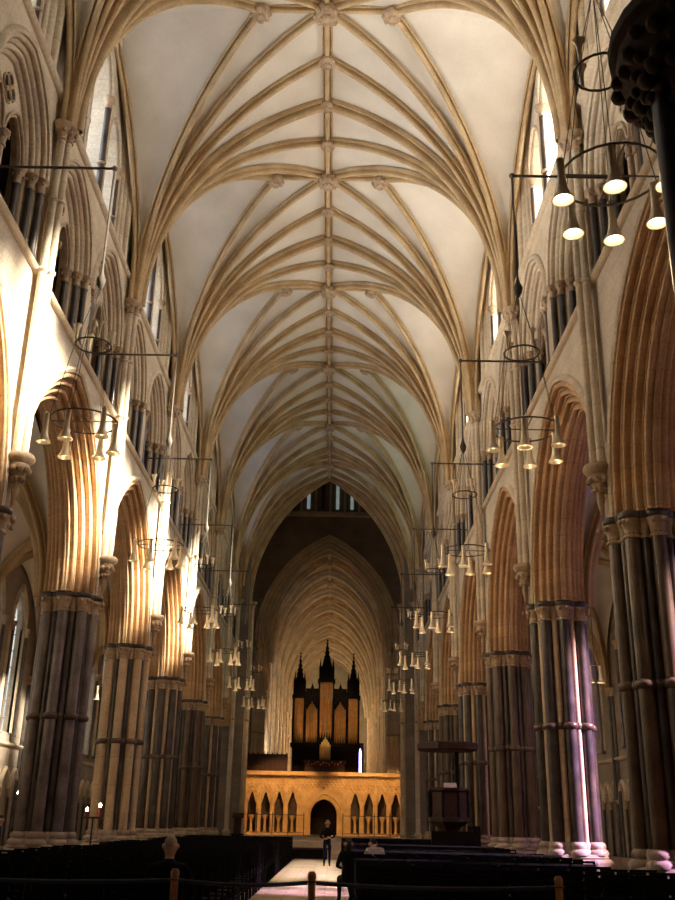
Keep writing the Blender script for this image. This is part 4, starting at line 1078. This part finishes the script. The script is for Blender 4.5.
# man from behind
person('seated grey-haired man in a dark jacket seen from behind, at the aisle', (-1.38, 13.1, 0), 0,
       dict(hip=(0, -.03, .56), chest=(0, -.04, 1.0), neck=(0, -.03, 1.15), head=(0, .0, 1.30), sh=.21,
            arms=dict(l=((-.30, .03, .80), (-.18, .26, .62), (-.14, .32, .61)), r=((.30, .03, .80), (.18, .26, .62), (.14, .32, .61))), legs=sit_legs),
       [M['skin'], M['black'], M['black'], M['black']], M['greyhair'], 'short')
ywm = rows[10]
person('seated dark-haired woman in black holding a pale leaflet, right side of the aisle', (1.0, ywm, 0), .15,
       dict(hip=(0, -.03, .54), chest=(0, -.0, .92), neck=(0, .0, 1.05), head=(0, .04, 1.19), sh=.16,
            arms=dict(l=((-.24, .06, .74), (-.12, .28, .70), (-.08, .33, .70)), r=((.24, .06, .74), (.12, .28, .70), (.08, .33, .70))), legs=sit_legs),
       [M['skin'], M['black'], M['black'], M['black']], M['darkhair'], 'long')
o = obj('leaflet', B().box(-.1, .1, -.07, .07, 0, .006).mesh('leaflet', M['whitecl']), None, (.94, ywm+.38, .715), .15); tag(o, 'pale leaflet held by the dark-haired seated woman', 'leaflet')
person('seated person in a pale pinkish top leaning forward beside the dark-haired woman', (1.60, ywm, 0), .3,
       dict(hip=(0, -.03, .56), chest=(0, .08, 1.0), neck=(0, .14, 1.11), head=(0, .22, 1.2), sh=.17,
            arms=dict(l=((-.24, .22, .70), (-.14, .42, .56), (-.10, .45, .53)), r=((.24, .22, .70), (.14, .42, .56), (.10, .45, .53))), legs=sit_legs),
       [M['skin'], M['whitecl'], M['black'], M['black']], M['darkhair'], 'short')
# standing visitor facing the camera
sl = dict(l=((-.10, .03, .48), (-.10, .0, .08), (-.11, .14, .035)), r=((.10, .03, .48), (.11, .0, .08), (.12, .14, .035)))
V_ = (.45, 42.2, 0)
person('standing visitor in dark top and blue jeans, hands at the waist, middle of the aisle', V_, PI,
       dict(hip=(0, 0, .93), chest=(0, .0, 1.32), neck=(0, .01, 1.46), head=(0, .03, 1.61), sh=.18,
            arms=dict(l=((-.30, .0, 1.10), (-.14, .20, 1.06), (-.07, .24, 1.07)), r=((.30, .0, 1.10), (.14, .20, 1.04), (.07, .24, 1.03))), legs=sl),
       [M['skin'], M['black'], M['navy'], M['darkhair']], M['greyhair'], 'short')
b = B(); b.box(-.12, .12, -.06, .06, 0, .2); b.tube([(-.10, 0, .19), (-.05, .0, .30), (.05, 0, .30), (.10, 0, .19)], .012, 6)
o = obj('shoulder_bag', b.mesh('shoulder_bag', M['whitecl']), None, (.70, 42.2, .78)); tag(o, 'pale bag hanging at the hip of the standing visitor', 'bag')
# visitors in the left aisle
person('visitor in dark blue standing in the left aisle at the very left edge', (-7.62, 25.8, 0), -1.2,
       dict(hip=(0, 0, .90), chest=(0, .0, 1.27), neck=(0, .01, 1.40), head=(0, .03, 1.54), sh=.18,
            arms=dict(l=((-.27, .0, 1.02), (-.27, .08, .80), (-.27, .12, .73)), r=((.27, .0, 1.02), (.27, .08, .80), (.27, .12, .73))), legs=sl),
       [M['skin'], M['navy'], M['navy'], M['black']], M['darkhair'], 'short')
person('visitor in a black coat standing in the left aisle beside the thick pier', (-8.6, 31.0, 0), .5,
       dict(hip=(0, 0, .93), chest=(0, .0, 1.32), neck=(0, .01, 1.46), head=(0, .03, 1.61), sh=.18,
            arms=dict(l=((-.28, .0, 1.05), (-.26, .10, .82), (-.26, .14, .75)), r=((.28, .0, 1.05), (.26, .10, .82), (.26, .14, .75))), legs=sl),
       [M['skin'], M['black'], M['black'], M['black']], M['darkhair'], 'short')

# ------------------------------------------------------------------ light
def look(o, tgt):
    o.rotation_euler = (Vector(tgt)-Vector(o.location)).to_track_quat('-Z', 'Y').to_euler()
def light(kind, name, loc, energy, col, tgt=None, size=None, **kw):
    d = bpy.data.lights.new(name, kind); d.energy = energy; d.color = col
    if kind == 'AREA': d.shape = 'RECTANGLE'; d.size, d.size_y = size
    elif size is not None: d.shadow_soft_size = size
    for k, v in kw.items(): setattr(d, k, v)
    o = bpy.data.objects.new(name, d); COL.objects.link(o); o.location = loc
    if tgt: look(o, tgt)
    return o
SUN = 75.0
d = bpy.data.lights.new('sun', 'SUN'); d.energy = SUN; d.color = (1, .93, .82); d.angle = R(7)
o = bpy.data.objects.new('sun', d); COL.objects.link(o); o.rotation_euler = Vector((-.86, .30, -.615)).to_track_quat('-Z', 'Y').to_euler()
# warm floodlight on the stone screen
for s in (-1, 1): light('SPOT', 'screen_floodlight', (s*2.4, YC2-5.6, 8.4), 1000, (1, .56, .20), (s*3.3, YC2-1, 2.2), .10, spot_size=R(66), spot_blend=.6)
light('SPOT', 'organ_lamp', (0, YC2-8, 9.5), 520, (1, .66, .32), (0, YC2+.5, 9.6), .15, spot_size=R(38), spot_blend=.4)  # added fill to bring the pipes out of the dark
light('SPOT', 'nave_floor_spot', (.2, 63.5, 15.5), 5200, (1, .74, .50), (0, 41, 0), .15, spot_size=R(26), spot_blend=.7)  # added fill to brighten the far aisle floor
# choir lamps
for k in range(4): light('POINT', 'choir_lamp', (0, YC2+14+13*k, 11.5), 170+130*k, (1, .74, .42), size=.3)
light('SPOT', 'choir_pier_light', (-1.5, YC2+6, 6), 600, (1, .92, .8), (-5.2, YC2+12, 8), .2, spot_size=R(70), spot_blend=.6)
# chandelier glow, and fill spots added to brighten the vault
for k in range(7):
    for s in (-1, 1):
        y = 16.35+L*k-(L if s > 0 else 0)
        if s > 0 and k == 0: y = 9.6
        light('POINT', 'chandelier_glow', (s*4.0 if y > 10 else 3.8, y, 7.5), 9, (1, .70, .40), size=.25)
        e_ = (900, 800, 520, 260, 120, 60, 40)[k]
        if s < 0: light('SPOT', 'chandelier_uplight', (-3.6, y, 10.8), e_*1.5, (1, .95, .88), (4.6, y+1.2, 22.5), .2, spot_size=R(78), spot_blend=.9)  # added fill for daylight that windows and walls cast on the right cells
        else: light('SPOT', 'chandelier_uplight', (3.4, y, 10.8), e_*.3, (1, .86, .66), (-1.0, y+1.0, 25), .2, spot_size=R(80), spot_blend=.9)  # weaker added fill towards the ridge
# aisle lamps shining up on the vaults
for sg in (-1, 1):
    for i in range(6): light('POINT', 'aisle_lamp', (sg*10.2, PIERS[i]+H, 6.3), 14, (1, .66, .36), size=.2)
w = bpy.data.worlds.new('sky'); SC.world = w; w.use_nodes = True
w.node_tree.nodes['Background'].inputs[0].default_value = (.72, .84, 1, 1); w.node_tree.nodes['Background'].inputs[1].default_value = 2.2

# ------------------------------------------------------------------ camera
cam = bpy.data.cameras.new('camera'); co = bpy.data.objects.new('camera', cam); COL.objects.link(co); SC.camera = co
cam.sensor_fit = 'VERTICAL'; cam.sensor_height = 36; cam.lens = 971.7/900*36; cam.clip_end = 400; cam.clip_start = .1
pt, yw, rl = .367, -.0016, .0192
fwd = Vector((math.sin(yw)*math.cos(pt), math.cos(yw)*math.cos(pt), math.sin(pt)))
right = Vector((math.cos(yw), -math.sin(yw), 0)); up = right.cross(fwd)
r2 = right*math.cos(rl)-up*math.sin(rl)*-1*-1 if False else right*math.cos(rl)+up*math.sin(rl)
u2 = up*math.cos(rl)-right*math.sin(rl)
mat = Matrix((( r2.x, u2.x, -fwd.x, .6256), (r2.y, u2.y, -fwd.y, 0), (r2.z, u2.z, -fwd.z, 1.6), (0, 0, 0, 1)))
co.matrix_world = mat
SC.view_settings.view_transform = 'Standard'; SC.view_settings.look = 'None'; SC.view_settings.gamma = 1; SC.view_settings.use_curve_mapping = False
SC.view_settings.exposure = 1.2
cy = SC.cycles
cy.use_denoising = True; cy.max_bounces = 8; cy.diffuse_bounces = 5; cy.transparent_max_bounces = 12; cy.sample_clamp_indirect = 6
